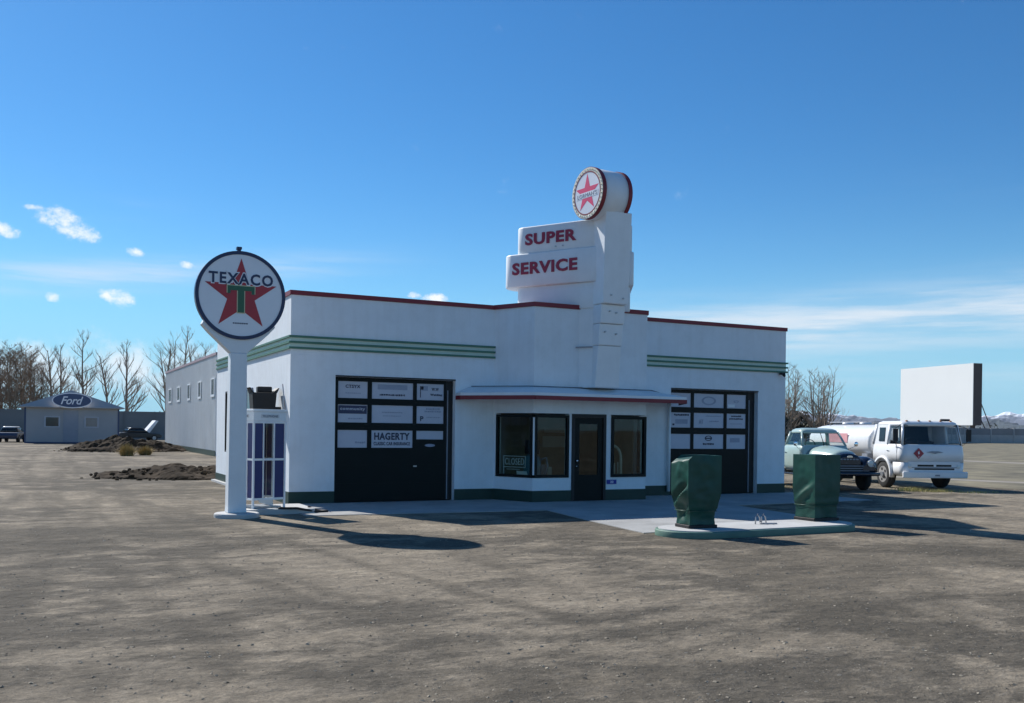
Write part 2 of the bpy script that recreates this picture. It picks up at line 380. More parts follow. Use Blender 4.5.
    bp = N('ShaderNodeBump'); bp.inputs['Strength'].default_value = .8; bp.inputs['Distance'].default_value = .05; L(h, bp.inputs['Height'])
    L(bp.outputs[0], b.inputs['Normal'])
    return m
GRAVEL = ground_mat()
g = MB(); 
G = 8000
g.add([(-G,-G,0),(G,-G,0),(G,G,0),(-G,G,0)], [(0,1,2,3)])
tag(g.build('ground', GRAVEL), kind='structure')
FIELD = mat('dry_field', (.105,.092,.066), .95, .45, .5, .6, 5, c2=(.185,.16,.10), detail=8)
TRACK = mat('gravel_track', (.27,.24,.20), .95, .25, .5, .3, 12)
# dry field east of the yard with two pale tracks across it
f = MB()
def gp(t, d): # point along the yard edge direction
    a = R(0); return (26 + t*math.cos(a), d)
f.add([(23.5,-4.5,.004),(120,-30,.004),(700,-60,.004),(700,420,.004),(60,420,.004),(22.0,60,.004),(21.2,14,.004),(22.6,4,.004)], [tuple(range(8))])
tag(f.build('dry_field', FIELD), kind='structure')
t1 = MB(); t1.add([(49.0,-60,.008),(51.5,-60,.008),(50.6,10,.008),(51.6,24,.008),(56,60,.008),(53,60,.008),(49.2,24,.008),(48.2,10,.008)], [tuple(range(8))])
t1.add([(31.0,-16,.008),(32.4,-16,.008),(28.4,0,.008),(27.1,4.2,.008),(25.5,9,.008),(24.4,9,.008),(26.2,3.2,.008),(27.3,-.6,.008)], [tuple(range(8))])
tag(t1.build('dirt_track', TRACK), kind='structure')

# concrete forecourt
p = MB()
p.prism([(-.35,-2.85),(4.7,-3.15),(4.35,-5.4),(4.1,-7.6),(8.9,-7.4),(9.6,-3.3),(14.3,-3.0),(14.3,-.012),(9.13,-.012),(8.59,-1.112),(5.41,-1.112),(4.91,-.012),(-.35,-.012)], -.05, .012)
tag(p.build('pavement', CONC), kind='structure')

# loose stones on the yard
rnd = random.Random(3); st = MB()
for k in range(12000):
    dd = 4.2 + 15*rnd.random()**1.5; a = .4627 + rnd.uniform(-.56, .56)
    x = -4.977 + dd*math.sin(a); y = -20.844 + dd*math.cos(a)
    if y > -9.4 and x > 3.2: continue
    if y > -3.8: continue
    r = .005 + .014*rnd.random()**5; an = rnd.uniform(0, 6.28); sx = rnd.uniform(.8, 1.5); hz = rnd.uniform(.5, .8)
    ca, sa = math.cos(an), math.sin(an); vs = []
    for (u, v_, z) in ((1,0,.2),(0,1,.25),(-1,0,.15),(0,-1,.2),(.1,.1,1),(-.6,.6,.65),(.6,-.5,.7)):
        u *= sx*r; v_ *= r; vs.append((x+u*ca-v_*sa, y+u*sa+v_*ca, z*hz*r - .001))
    st.add(vs, [(0,1,6),(1,4,6),(0,6,3),(6,4,3),(1,5,4),(1,2,5),(2,3,5),(5,3,4)])
tag(st.build('loose_stones', STONE, fix=False), kind='stuff')

# ------------------------------------------------------------------ service station
S = thing('service_station', 'white stucco service station with red roof trim, green stripes and two dark garage doors', 'building', (7,0,0))
so_ = (7,0,0)
def P(mb, name, m, parent=None, **k): return mb.build(name, m, parent or S, off=so_, **k)
T = .25; ZT = 4.58; W_ = 14.07; D_ = 9.38
a = MB()
for q in ((0,1.01,0,T,0,ZT),(1.01,3.91,0,T,2.83,ZT),(3.91,4.92,0,T,0,ZT),(9.12,10.12,0,T,0,ZT),(10.12,13.08,0,T,2.83,ZT),(13.08,W_,0,T,0,ZT),
          (0,T,T,D_,0,ZT),(W_-T,W_,T,D_,0,ZT),(T,W_-T,D_-T,D_,0,ZT),(4.92,9.12,0.002,T,2.5,ZT)): a.box(*q)
a.prism([(4.92,0),(5.42,-1.1),(8.58,-1.1),(9.12,0)], 2.09, ZT)
a.prism([(4.92,0),(5.42,-1.1),(6.46,-1.1),(6.46,-.9),(5.55,-.9),(5.15,0)], 0, .57)
a.prism([(7.42,-1.1),(8.58,-1.1),(9.12,0),(8.9,0),(8.45,-.9),(7.42,-.9)], 0, .57)
a.box(6.39,6.46,-1.1,-.9,.57,2.09); a.box(7.42,7.56,-1.1,-.9,.57,2.09)
a.prism([(4.92,0),(4.955,-.077),(5.12,0)], .57, 2.09)
P(a, 'wall', WHITE)
a = MB(); a.box(T,W_-T,T,D_-T,4.2,4.3); P(a, 'roof', TRIMG)
# red coping
a = MB()
def cop(x0,x1,y0,y1): a.box(x0,x1,y0,y1,ZT+.001,4.68)
cop(-.03,5.0,-.03,T+.03); cop(9.05,W_+.03,-.03,T+.03)
cop(-.03,T+.03,T+.03,D_+.03); cop(W_-T-.03,W_+.03,T+.03,D_+.03); cop(T+.03,W_-T-.03,D_-T,D_+.03)
a.prism([(4.88,-.032),(5.40,-1.135),(8.60,-1.135),(9.16,-.032)], ZT+.002, 4.683)
P(a, 'coping', RED)
# green bands: pale field with three proud ribs, around three sides
a = MB(); b = MB()
a.box(-.006,4.915,-.006,0,3.40,3.70); a.box(-.006,-.0,0,D_+.0,3.40,3.70); P(a, 'stripe_band', MINT)
a = MB(); a.box(9.125,W_+.006,-.006,0,3.40,3.70); P(a, 'stripe_band', MINT)
for z in (3.40, 3.525, 3.65):
    b = MB(); b.box(-.045,4.93,-.045,-.0065,z,z+.045); b.box(-.045,-.0065,-.0065,D_+.02,z,z+.045); P(b, 'stripe_rib', RIB)
    b = MB(); b.box(9.12,W_+.06,-.045,-.0065,z,z+.045); P(b, 'stripe_rib', RIB)
# dark plinth
for k, (bx, pr_) in enumerate(((((-.012,1.01,-.012,0,0,.27),(-.012,0,0,D_,0,.27)), None), (((13.08,W_+.012,-.012,0,0,.27),), None),
    (((3.91,4.905,-.012,0,0,.27),), [(4.905,-.012),(5.41,-1.112),(6.46,-1.112),(6.46,-1.1),(5.42,-1.1),(4.92,0)]),
    (((9.14,10.12,-.012,0,0,.27),), [(7.42,-1.112),(8.59,-1.112),(9.14,-.012),(9.12,0),(8.58,-1.1),(7.42,-1.1)]))):
    a = MB()
    for q in bx: a.box(*q)
    if pr_: a.prism(pr_, 0, .272)
    P(a, 'plinth', PLINTH)

# garage doors
def gdoor(x0, x1, cols, texts, track):
    g_ = MB(); y = .12
    rows = [(2.36,2.74),(1.81,2.215),(1.24,1.64)]
    # frame rails and stiles
    xs = [x0+.001] + [c for p in cols for c in p] + [track]
    zs = [2.828, 2.74, 2.36, 2.215, 1.81, 1.64, 1.24]
    g_.box(x0+.001, track, y, y+.06, .015, 1.24)
    for z in (.40, .82): g_.box(x0+.03, track-.02, y-.008, y, z, z+.03)
    for (z1, z0) in ((2.828,2.74),(2.36,2.215),(1.81,1.64)): g_.box(x0+.001, track, y, y+.06, z0, z1)
    for (zl, zh) in rows:
        prev = x0+.001
        for (c0, c1) in cols + [(track, track)]:
            g_.box(prev, c0, y, y+.06, zl, zh); prev = c1
    if x0 < 5: g_.box(cols[2][0], cols[2][1], y, y+.06, 1.24, 1.44)
    d = P(g_, 'garage_door', BLACKG)
    pn = []
    for r, (zl, zh) in enumerate(rows):
        for c, (c0, c1) in enumerate(cols):
            q = MB(); q.box(c0, c1, y+.018, y+.03, zl if not (r == 2 and c == 2 and x0 < 5) else zl+.2, zh)
            pn.append(P(q, 'pane', BOARD, d))
            for it in texts.get((r, c), []):
                kind = it[0]
                cx = c0 + (c1-c0)*it[1]; cz = zl + (zh-zl)*it[2]; wd = (c1-c0)*it[3]; hh = (zh-zl)*it[4]; mt = it[5]
                if kind == '#':
                    q = MB(); q.box(cx-wd/2, cx+wd/2, y+.014, y+.0178, cz-hh/2, cz+hh/2); P(q, 'printed_block', mt, d)
                elif kind == '~':
                    q = MB(); x = cx-wd/2; rr = random.Random(int(cx*1000)+r)
                    while x < cx+wd/2:
                        l = rr.uniform(.02, .05); q.box(x, min(x+l, cx+wd/2+.01), y+.012, y+.0178, cz-hh/2*rr.uniform(.6,1), cz+hh/2*rr.uniform(.6,1)); x += l+.012
                    P(q, 'small_print', mt, d)
                elif kind == 'o':
                    q = MB(); pl = [(math.cos(t)*wd/2, math.sin(t)*hh/2) for t in [2*math.pi*k/20 for k in range(20)]]
                    ri = [(u*.72, v*.72) for u, v in pl]
                    for k in range(20):
                        j = (k+1) % 20; q.slab([pl[k], pl[j], ri[j], ri[k]], (cx, y+.0178, cz), (1,0,0), (0,0,1), (0,-1,0), 0, .005)
                    P(q, 'printed_ring', mt, d)
                else:
                    lettering(kind, wd, hh, (cx, y+.0178, cz), (1,0,0), (0,-1,0), mt, d, so_, .008, it[6] if len(it) > 6 else .02)
    q = MB(); q.box(track, x1-.001, y+.03, y+.12, .015, 2.828); P(q, 'door_jamb', BLACK, S)
    q = MB(); q.box(track+.04, track+.062, y-.0, y+.029, .03, 2.6); P(q, 'door_track', TRIMG, S)
    q = MB(); q.box(x0, x1, -.02, .0, 2.831, 2.86); P(q, 'drip_edge', BLACK, S)
    return d
cl = [(1.11,1.80),(1.90,2.90),(2.99,3.67)]
tl = {(0,0):[('CTSYX',.5,.70,.5,.2,INK),('~',.5,.3,.5,.06,INKG)], (0,1):[('#',.5,.72,.72,.30,INKG),('~',.5,.25,.62,.12,INK)],
      (0,2):[('W.W',.68,.68,.26,.18,INK),('Welding',.72,.32,.44,.18,INK),('#',.14,.5,.03,.7,INK),('#',.30,.72,.22,.28,INKG),('#',.2,.74,.10,.2,INK)],
      (1,0):[('#',.5,.72,.96,.46,NAVY),('community',.5,.74,.84,.2,BOARD),('~',.6,.22,.5,.08,INKG)], (1,1):[('~',.5,.6,.5,.07,INKG),('~',.5,.4,.45,.05,INKG)],
      (1,2):[('~',.6,.85,.5,.12,INKG),('~',.6,.7,.6,.10,INKG),('P',.2,.28,.12,.28,INK),('~',.62,.36,.5,.06,INKG)], (2,0):[('~',.76,.3,.34,.12,INKG)],
      (2,1):[('HAGERTY',.5,.66,.86,.42,INK,.035),('CLASSIC CAR INSURANCE',.5,.24,.88,.2,INK,.02)]}
dL = gdoor(1.01, 3.91, cl, tl, 3.72)
q = MB(); q.slab([(.13*math.cos(t), .035*math.sin(t)) for t in [2*math.pi*k/16 for k in range(16)]], (3.33,.12,1.30), (1,0,0), (0,0,1), (0,-1,0), 0, .006); P(q, 'sticker', INKG, dL)
q = MB(); q.box(2.92,3.0,.10,.12,.80,.83); P(q, 'handle', STEEL, dL)
cr = [(10.21,10.87),(10.97,11.99),(12.09,12.76)]
trr = {(0,1):[('o',.5,.5,.48,.62,INKG)], (0,2):[('o',.5,.5,.25,.2,INKG),('#',.25,.18,.35,.2,WHITEP)], (1,0):[('~',.55,.84,.75,.14,INK),('#',.55,.4,.6,.3,INKG),('#',.15,.2,.1,.12,INK)],
       (1,1):[('~',.68,.45,.3,.1,INKG),('AT',.25,.42,.14,.28,INKG),('~',.65,.8,.5,.06,INKG)], (1,2):[('~',.5,.82,.5,.12,INK),('~',.5,.64,.7,.12,INK),('~',.5,.3,.6,.06,INKG)],
       (2,1):[('o',.5,.72,.24,.36,INK),('#',.5,.72,.18,.08,INK),('~',.5,.33,.36,.14,INK)], (2,2):[('#',.45,.6,.5,.3,INKG)]}
dR = gdoor(10.12, 13.08, cr, trr, 12.82)

# shop front
def frame(o, ex, n, w_, z0, z1, bar, name='shop_window', proud=.02, deep=.06, gl=GLASS):
    q = MB(); up = (0,0,1); h = z1-z0; o = (o[0], o[1], z0)
    for poly in ([(0,0),(w_,0),(w_,bar),(0,bar)], [(0,h-bar),(w_,h-bar),(w_,h),(0,h)], [(0,bar),(bar,bar),(bar,h-bar),(0,h-bar)], [(w_-bar,bar),(w_,bar),(w_,h-bar),(w_-bar,h-bar)]):
        q.slab(poly, o, ex, up, n, -deep, proud)
    f_ = P(q, name, BLACKG)
    q = MB(); q.slab([(bar,bar),(w_-bar,bar),(w_-bar,h-bar),(bar,h-bar)], o, ex, up, n, -.034, -.028); P(q, 'glass', gl, f_)
    return f_
frame((5.464,-1.1), (1,0,0), (0,-1,0), .921, .575, 2.055, .065)
cd = Vector((4.92-5.42, 1.1, 0)).normalized(); cn = Vector((-1.1, -.5, 0)).normalized()
frame((5.42+cd.x*1.115, -1.1+cd.y*1.115), tuple(-cd), tuple(cn), 1.10, .575, 2.055, .06)
q = MB(); q.box(5.42,5.462,-1.108,-1.05,.64,1.99); P(q, 'corner_mullion', WHITEP)
frame((7.565,-1.1), (1,0,0), (0,-1,0), 1.01, .575, 2.055, .07, proud=.035)
cd2 = Vector((.54, 1.1, 0)).normalized()
frame((8.575+cd2.x*.02,-1.1+cd2.y*.02), tuple(cd2), (cd2.y, -cd2.x, 0), 1.1, .575, 2.055, .06)
# entrance door
q = MB()
for bx in ((6.462,6.54,.0,2.088),(7.34,7.418,.0,2.088)): q.box(bx[0],bx[1],-1.12,-1.0,bx[2]+.015,bx[3])
q.box(6.54,7.34,-1.12,-1.0,2.0,2.088)
P(q, 'door_frame', BLACK)
q = MB()
q.box(6.543,6.68,-1.09,-1.045,.02,1.997); q.box(7.20,7.337,-1.09,-1.045,.02,1.997); q.box(6.68,7.20,-1.09,-1.045,.02,.63); q.box(6.68,7.20,-1.09,-1.045,1.85,1.997)
en = P(q, 'entrance_door', BLACKG)
q = MB(); q.box(6.68,7.20,-1.075,-1.065,.63,1.85); P(q, 'glass', GLASS, en)
q = MB(); q.sphere((6.605,-1.125,.97), .032); q.cyl((6.605,-1.09,.97),(6.605,-1.12,.97), .012, 8); P(q, 'handle', CHROME, en)
q = MB(); q.sphere((6.605,-1.095,.84), .018); P(q, 'keyhole', CHROME, en)
# room behind the glass
q = MB(); q.box(4.95,9.09,3.6,3.7,.0,2.6); q.box(4.85,4.95,.26,3.7,0,2.6); q.box(9.09,9.19,.26,3.7,0,2.6); P(q, 'room_wall', ROOMW)
q = MB(); q.prism([(5.2,.1),(5.6,-.88),(8.4,-.88),(8.85,.1),(9.08,3.6),(4.96,3.6)], .0, .03); P(q, 'room_floor', FLOORI)
q = MB(); q.box(4.95,9.09,.26,3.6,2.6,2.7); P(q, 'room_ceiling', ROOMW)
# canopy
q = MB(); cp = [(3.92,-.013),(3.92,-.30),(5.12,-1.75),(9.32,-1.75),(10.15,-.30),(10.15,-.013),(9.125,-.013),(8.59,-1.113),(5.41,-1.113),(4.91,-.013)]
q.prism(cp, 2.47, 2.545)
inn = [(4.05,-.013),(4.05,-.18),(5.30,-1.40),(8.95,-1.40),(9.75,-.18),(9.75,-.013)]
lo = [(3.95,-.014,2.5455),(3.95,-.29,2.5455),(5.135,-1.72,2.5455),(9.30,-1.72,2.5455),(10.12,-.29,2.5455),(10.12,-.014,2.5455)]
hi = [(4.3,-.014,2.70),(4.3,-.06,2.70),(5.36,-1.16,2.70),(8.66,-1.16,2.70),(9.7,-.06,2.70),(9.7,-.014,2.70)]
q.add(lo+hi, [(i, i+1, i+7, i+6) for i in range(5)] + [(6,7,8,9,10,11)])
can = P(q, 'canopy', WHITEP, fix=True)
q = MB()
ed = [(3.92,-.03),(3.92,-.30),(5.12,-1.75),(9.32,-1.75),(10.15,-.30)]
def strip(mb, pts, t, z0, z1):
    for (x0,y0),(x1,y1) in zip(pts[:-1], pts[1:]):
        d_ = Vector((x1-x0, y1-y0, 0)); n_ = Vector((d_.y, -d_.x, 0)).normalized()
        mb.slab([(0,0),(1,0),(1,1),(0,1)], (x0,y0,z0), d_, (0,0,z1-z0), -n_ if n_.dot(Vector((x0-7,y0-2,0))) < 0 else n_, -.002, t)
strip(q, ed, .014, 2.385, 2.478); P(q, 'fascia_trim', RED, can)
q = MB(); strip(q, [(4.3,-.062),(5.36,-1.165),(8.66,-1.165),(9.7,-.062)], .02, 2.705, 2.72); P(q, 'flashing', BLACK, can)
q = MB(); q.cyl((10.02,-.075,.12),(10.02,-.075,2.46), .045, 12); P(q, 'downpipe', WHITEP)
# side wall windows (sunlit flank)
for (y0, y1, z0, z1) in ((3.95,4.75,2.0,2.68),(7.05,7.6,.95,2.68)):
    q = MB(); b_ = .05
    q.box(-.06,-.003,y0,y1,z0,z0+b_); q.box(-.06,-.003,y0,y1,z1-b_,z1); q.box(-.06,-.003,y0,y0+b_,z0+b_,z1-b_); q.box(-.06,-.003,y1-b_,y1,z0+b_,z1-b_)
    fw_ = P(q, 'side_window', TRIMG if y0 < 5 else BLACK)
    q = MB(); q.box(-.03,-.004,y0+b_,y1-b_,z0+b_,z1-b_); P(q, 'pane', DGLASS, fw_)
q = MB(); q.box(13.80,13.92,-.16,-.05,3.34,3.40); q.box(13.84,13.88,-.05,0,3.35,3.385); q.cyl((13.86,-.13,3.345),(13.86,-.20,3.30), .035, 10); P(q, 'wall_lamp', BLACK)
q = MB(); q.box(-.12,-.013,5,D_+.1,.0,.06); P(q, 'kerb_ledge', CONC2)

# things in and on the shop front
t = thing('house_number_sign', 'small blue number plate reading 20 beside the entrance door', 'sign', (7.585,-1.113,.41))
o_ = t.location
q = MB(); q.box(7.45,7.72,-1.128,-1.114,.405,.51); q.build('plate', mat('plate_blue', (.01,.03,.30), .35, .05, 3), t, off=o_)
lettering('20', .09, .06, (7.585,-1.128,.457), (1,0,0), (0,-1,0), ENAMEL, t, o_, .004)
# hanging CLOSED sign
base = Vector((5.42, -1.1, 0)) + cd*.93 - cn*.07
ex = -cd
t = thing('closed_sign', 'outlined sign reading CLOSED inside the angled left window pane', 'sign', tuple(base + Vector((0,0,.68))))
o_ = t.location
c_ = base + ex*.335
q = MB()
for (u0,u1,z0,z1) in ((0,.67,1.06,1.075),(0,.67,.80,.815),(0,.014,.815,1.06),(.656,.67,.815,1.06),(0,.014,.64,.80),(.1,.5,.75,.762)):
    q.slab([(u0,z0),(u1,z0),(u1,z1),(u0,z1)], (base.x,base.y,0), ex, (0,0,1), cn, 0, .015)
q.build('tube_frame', NEON, t, off=o_)
lettering('CLOSED', .58, .16, c_ + Vector((0,0,.94)), ex, cn, NEON, t, o_, .012, .0)
t2 = MB(); t2.slab([(.42,.62),(.74,.62),(.70,.72),(.40,.72)], (base.x,base.y,0), ex, (0,0,1), cn, .0, .012)
t2.build('notice', NEON, t, off=o_)
# old blue machine with black top, behind front-left pane
t = thing('vintage_pump', 'teal cylinder machine with a black top standing in the left shop window', 'machine', (5.75,-.45,.03))
q = MB(); q.tube([(0,0,0),(0,0,.05),(0,0,.9),(0,0,1.02),(0,0,1.08)], [.21,.22,.22,.18,.1], 20); q.build('cylinder', BLUEM, t)
q = MB(); q.box(-.15,.15,-.12,.12,1.08,1.42); q.build('top_box', BLACK, t, bevel=.02)
q = MB(); q.tube([(.2,-.05,.95),(.33,-.1,1.0),(.37,-.1,.8),(.30,-.1,.55),(.24,-.06,.5)], .03, 8); q.build('hose', TRIMG, t)
q = MB(); q.cyl((-.12,-.1,1.95),(0.0,-.02,1.42), .014, 8); q.build('rod', NEON, t)
t = thing('display_shelf', 'low pale shelf of goods near the bottom of the left shop window', 'shelf', (6.25,.0,.03))
q = MB(); q.box(-.25,.3,-.1,.3,0,.55); q.build('shelf_body', FLOORI, t)
for k in range(3):
    q = MB(); q.box(-.2+.17*k,-.08+.17*k,-.05,.1,.555,.75+.06*(k % 2)); q.build('carton', (PALE, TRIMG, PALE)[k], t)
t = thing('arched_chair', 'pale arched chair back standing inside the right shop window', 'chair', (8.1,-.35,.03))
q = MB(); pts = [(-.24,0,.0)] + [(-.24*math.cos(R(180*k/12)), 0, .95+.34*math.sin(R(180*k/12))) for k in range(13)] + [(.24,0,0)]
q.tube(pts, .035, 8); q.build('hoop', PALE, t)
q = MB(); q.box(-.24,.24,-.35,0,.42,.47); q.build('seat', PALE, t)
for k in range(4):
    q = MB(); q.cyl((-.15+.1*k,0,.47),(-.15+.1*k,0,.85+.03*(k % 2)), .018, 6); q.build('spindle', PALE, t)
t = thing('figurine', 'small pale ornaments at the left of the right shop window', 'ornament', (7.72,-.6,.575))
q = MB(); q.box(-.10,.14,-.05,.05,-.50,.0); q.build('stand', FLOORI, t)
for k in range(2):
    q = MB(); q.tube([(-.05+.13*k,0,0),(-.05+.13*k,0,.12),(-.05+.13*k,0,.22),(-.05+.13*k,0,.36)], [.045,.05,.025,.012], 8); q.build('ornament', PALE, t)
t = thing('notice_board', 'pale paper notice on the back wall seen through the right shop window', 'notice', (8.6,3.59,1.2))
q = MB(); q.box(-.4,.4,-.02,0,0,.32); q.box(-.35,.4,-.02,0,.42,.52); q.build('paper', NEON, t)

# ------------------------------------------------------------------ sign tower over the entrance
TW = thing('sign_tower', 'white stepped sign tower reading SUPER SERVICE under a round red star sign', 'sign', (7.14,-1.4,2.71))
ot = TW.location
def PT(mb, name, m, parent=None, **k): return mb.build(name, m, parent or TW, off=ot, **k)
q = MB(); q.prism([(6.62,-1.106),(6.82,-1.42),(7.46,-1.42),(7.72,-1.106),(7.72,-.35),(6.62,-.35)], 2.712, 5.2)
q.prism([(6.84,-1.5),(7.47,-1.5),(7.80,-1.2),(7.80,-.55),(6.75,-.55),(6.72,-1.3)], 5.2, 6.62); PT(q, 'tower_core', WHITEP, bevel=.03)
for (z0, z1, y0, y1, hw0, hw1) in ((2.715,3.70,-1.57,-1.66,.34,.315),(3.703,4.21,-1.69,-1.72,.325,.325),(4.213,4.66,-1.77,-1.80,.33,.33),(4.663,6.80,-1.90,-2.0,.345,.36)):
    q = MB(); c = 7.14; b_ = -1.40
    q.loft([[(c-hw0,y0,z0),(c+hw0,y0,z0),(c+hw0,b_,z0),(c-hw0,b_,z0)], [(c-hw1,y1,z1),(c+hw1,y1,z1),(c+hw1,b_,z1),(c-hw1,b_,z1)]], smooth=False)
    PT(q, 'pylon_step', WHITEP, bevel=.025)
for (x, z, y) in ((7.0,4.86,-1.905),(7.33,4.80,-1.905),(7.04,4.50,-1.80),(7.22,4.47,-1.80),(6.96,4.02,-1.725),(7.27,3.98,-1.725)):
    q = MB(); q.cyl((x,y+.03,z),(x,y-.035,z), .02, 8); PT(q, 'bolt', STEEL)
q = MB(); q.prism([(6.52,-1.13),(6.79,-1.46),(6.79,-1.40),(6.56,-1.106)], 3.66, 3.69); PT(q, 'tower_ledge', TRIMG)
def wing(P0, d, nin, s0, s1, t0, t1, z0, z1, rad=.12):
    P0 = Vector(P0); d = Vector(d); nin = Vector(nin); poly = []
    for p_ in rrect(s0, s1, t0, t1, rad, 0, 5): 
        v = P0 + d*p_[0] + nin*p_[1]; poly.append((v.x, v.y))
    ar = sum(poly[i][0]*poly[(i+1) % len(poly)][1] - poly[(i+1) % len(poly)][0]*poly[i][1] for i in range(len(poly)))
    if ar < 0: poly.reverse()
    q = MB(); q.prism(poly, z0, z1, smooth=True); return q
D1 = Vector((-.508,.861,0)); I1 = Vector((.861,.508,0)); W1 = (6.79,-1.60,0)
D2 = Vector((.508,.861,0)); I2 = Vector((-.861,.508,0)); W2 = (7.90,-1.50,0)
def sh(mb, name):
    return PT(mb, name, WHITEP, bevel=.03, seg=2)
up_ = sh(wing(W1, D1, I1, -.12, 2.36, .045, .66, 6.03, 6.70, .28), 'sign_panel')
lo_ = sh(wing(W1, D1, I1, -.22, 2.68, .0, .74, 5.215, 6.035, .28), 'sign_panel')
sh(wing(W1, D1, I1, -.08, 2.36, .08, .60, 4.60, 5.22, .28), 'sign_base')
sh(wing(W2, D2, I2, .10, 2.22, .045, .55, 6.025, 6.695), 'sign_panel')
sh(wing(W2, D2, I2, .0, 2.54, .0, .60, 5.205, 6.03), 'sign_panel')
sh(wing(W2, D2, I2, .16, 2.30, .07, .52, 4.605, 5.21), 'sign_base')
nf = -I1
lettering('SUPER', 1.44, .285, Vector(W1) + D1*1.30 + I1*.045 + Vector((0,0,6.375)), -D1, nf, LETTER, up_, ot, .02, .035)
lettering('SERVICE', 1.84, .30, Vector(W1) + D1*1.44 + I1*.0 + Vector((0,0,5.665)), -D1, nf, LETTER, lo_, ot, .02, .035)
for k in (.95, 1.15):
    v = Vector(W1) + D1*k + I1*.045; q = MB(); q.cyl((v.x+nf.x*-.02,v.y+nf.y*-.02,6.14),(v.x+nf.x*.03,v.y+nf.y*.03,6.14), .018, 8); PT(q, 'bolt', STEEL)
q = MB(); v = Vector(W1) + D1*2.2 + I1*.3; q.prism([(v.x-.12,v.y-.12),(v.x+.12,v.y-.12),(v.x+.12,v.y+.12),(v.x-.12,v.y+.12)], 4.3, 4.61); PT(q, 'sign_strut', WHITEP)
# round double-faced medallion
ya = R(6); A = Vector((math.cos(ya), math.sin(ya), 0)); Bv = Vector((math.sin(ya), -math.cos(ya), 0)); Zv = Vector((0,0,1))
mc = Vector((6.90,-1.62,7.22)); rr_ = .585
q = MB(); q.cyl(mc - A*.43, mc + A*.43, rr_, 48); dr = PT(q, 'drum', WHITEP)
def ring(mb, c, n, ex, ey, ro, ri, d0, d1, k=48):
    for i in range(k):
        a0, a1 = 2*math.pi*i/k, 2*math.pi*(i+1)/k
        mb.slab([(ro*math.cos(a0),ro*math.sin(a0)),(ro*math.cos(a1),ro*math.sin(a1)),(ri*math.cos(a1),ri*math.sin(a1)),(ri*math.cos(a0),ri*math.sin(a0))], c, ex, ey, n, d0, d1)
    return mb
for s_ in (-1, 1):
    n_ = A*s_; ex = Bv*(1 if s_ < 0 else -1); ex = n_.cross(Zv)*-1; cc = mc + n_*.43
    PT(ring(MB(), cc, n_, ex, Zv, rr_+.018, rr_, -.10, .0), 'outer_rim', RED, dr)
    PT(ring(MB(), cc, n_, ex, Zv, rr_+.005, rr_-.075, .001, .010), 'bulb_ring', PALEC, dr)
    PT(ring(MB(), cc, n_, ex, Zv, rr_-.075, rr_-.105, .001, .013), 'inner_rim', RED, dr)
    q = MB(); q.slab(circle_poly(rr_-.105), cc, ex, Zv, n_, .001, .008); PT(q, 'face', ENAMEL, dr)
    q = MB(); q.slab([(x*.455, y*.455) for x, y in star_poly(1)], cc, ex, Zv, n_, .0082, .0105); PT(q, 'star', STARP, dr)
    q = MB(); q.slab([(-.41,-.105),(.41,-.105),(.41,.03),(-.41,.03)], cc, ex, Zv, n_, .0107, .0122); PT(q, 'name_strip', ENAMEL, dr)
    lettering("LORMAN'S", .74, .095, cc + Zv*-.038 + n_*.0123, ex, n_, TRIMG, dr, ot, .004, .0)
    for k in range(36):
        t = 2*math.pi*k/36; v = cc + ex*(rr_-.036)*math.cos(t) + Zv*(rr_-.036)*math.sin(t) + n_*.012
        q = MB(); q.sphere(v, .017, nu=6, nv=4); PT(q, 'bulb', CREAM if k % 2 else LAMP, dr)

# ------------------------------------------------------------------ round star sign on its pole
SG = thing('pole_sign', 'round white sign with red star reading TEXACO on a tapered white pole', 'sign', (-1.6,-2.55,0))
og = SG.location
def PS(mb, name, m, parent=None, **k): return mb.build(name, m, parent or SG, off=og, **k)
q = MB(); q.prism([(-1.59+.41*math.cos(2*math.pi*k/28)*1.0, -2.62+.41*math.sin(2*math.pi*k/28)) for k in range(28)], -.05, .085); PS(q, 'footing', CONC2, bevel=.03)
q = MB(); q.loft([[(-1.60-h_,y0,z),(-1.60+h_,y0,z),(-1.60+h_,y1,z),(-1.60-h_,y1,z)] for (h_,y0,y1,z) in ((.17,-2.72,-2.38,.086),(.165,-2.715,-2.385,.2),(.148,-2.69,-2.41,3.05))], smooth=False); pole_ = PS(q, 'pole', WHITEP, bevel=.012)
zc = 4.12; rs = .815
q = MB(); tang = [(-.148,3.051),(-.54,3.42),(-.665,3.56),(-.5,3.9),(.5,3.9),(.665,3.56),(.54,3.42),(.148,3.051)][::-1]
q.slab(tang, (-1.6,-2.55,0), (1,0,0), (0,0,1), (0,-1,0), -.13, .13); PS(q, 'pole_head', WHITEP, bevel=.01)
q = MB(); q.cyl((-1.58,-2.58,zc),(-1.58,-2.70,zc), rs, 64); dk = PS(q, 'sign_disc', ENAMEL)
cf = Vector((-1.58,-2.70,zc)); EX = Vector((1,0,0)); EZ = Vector((0,0,1)); NF = Vector((0,-1,0))
PS(ring(MB(), cf, NF, EX, EZ, rs+.006, rs-.058, -.13, .012, 64), 'rim', NAVY, dk)
q = MB(); q.slab([(x*.685, y*.685+.0) for x, y in star_poly(1)], cf, EX, EZ, NF, .001, .006); PS(q, 'star', STAR, dk)
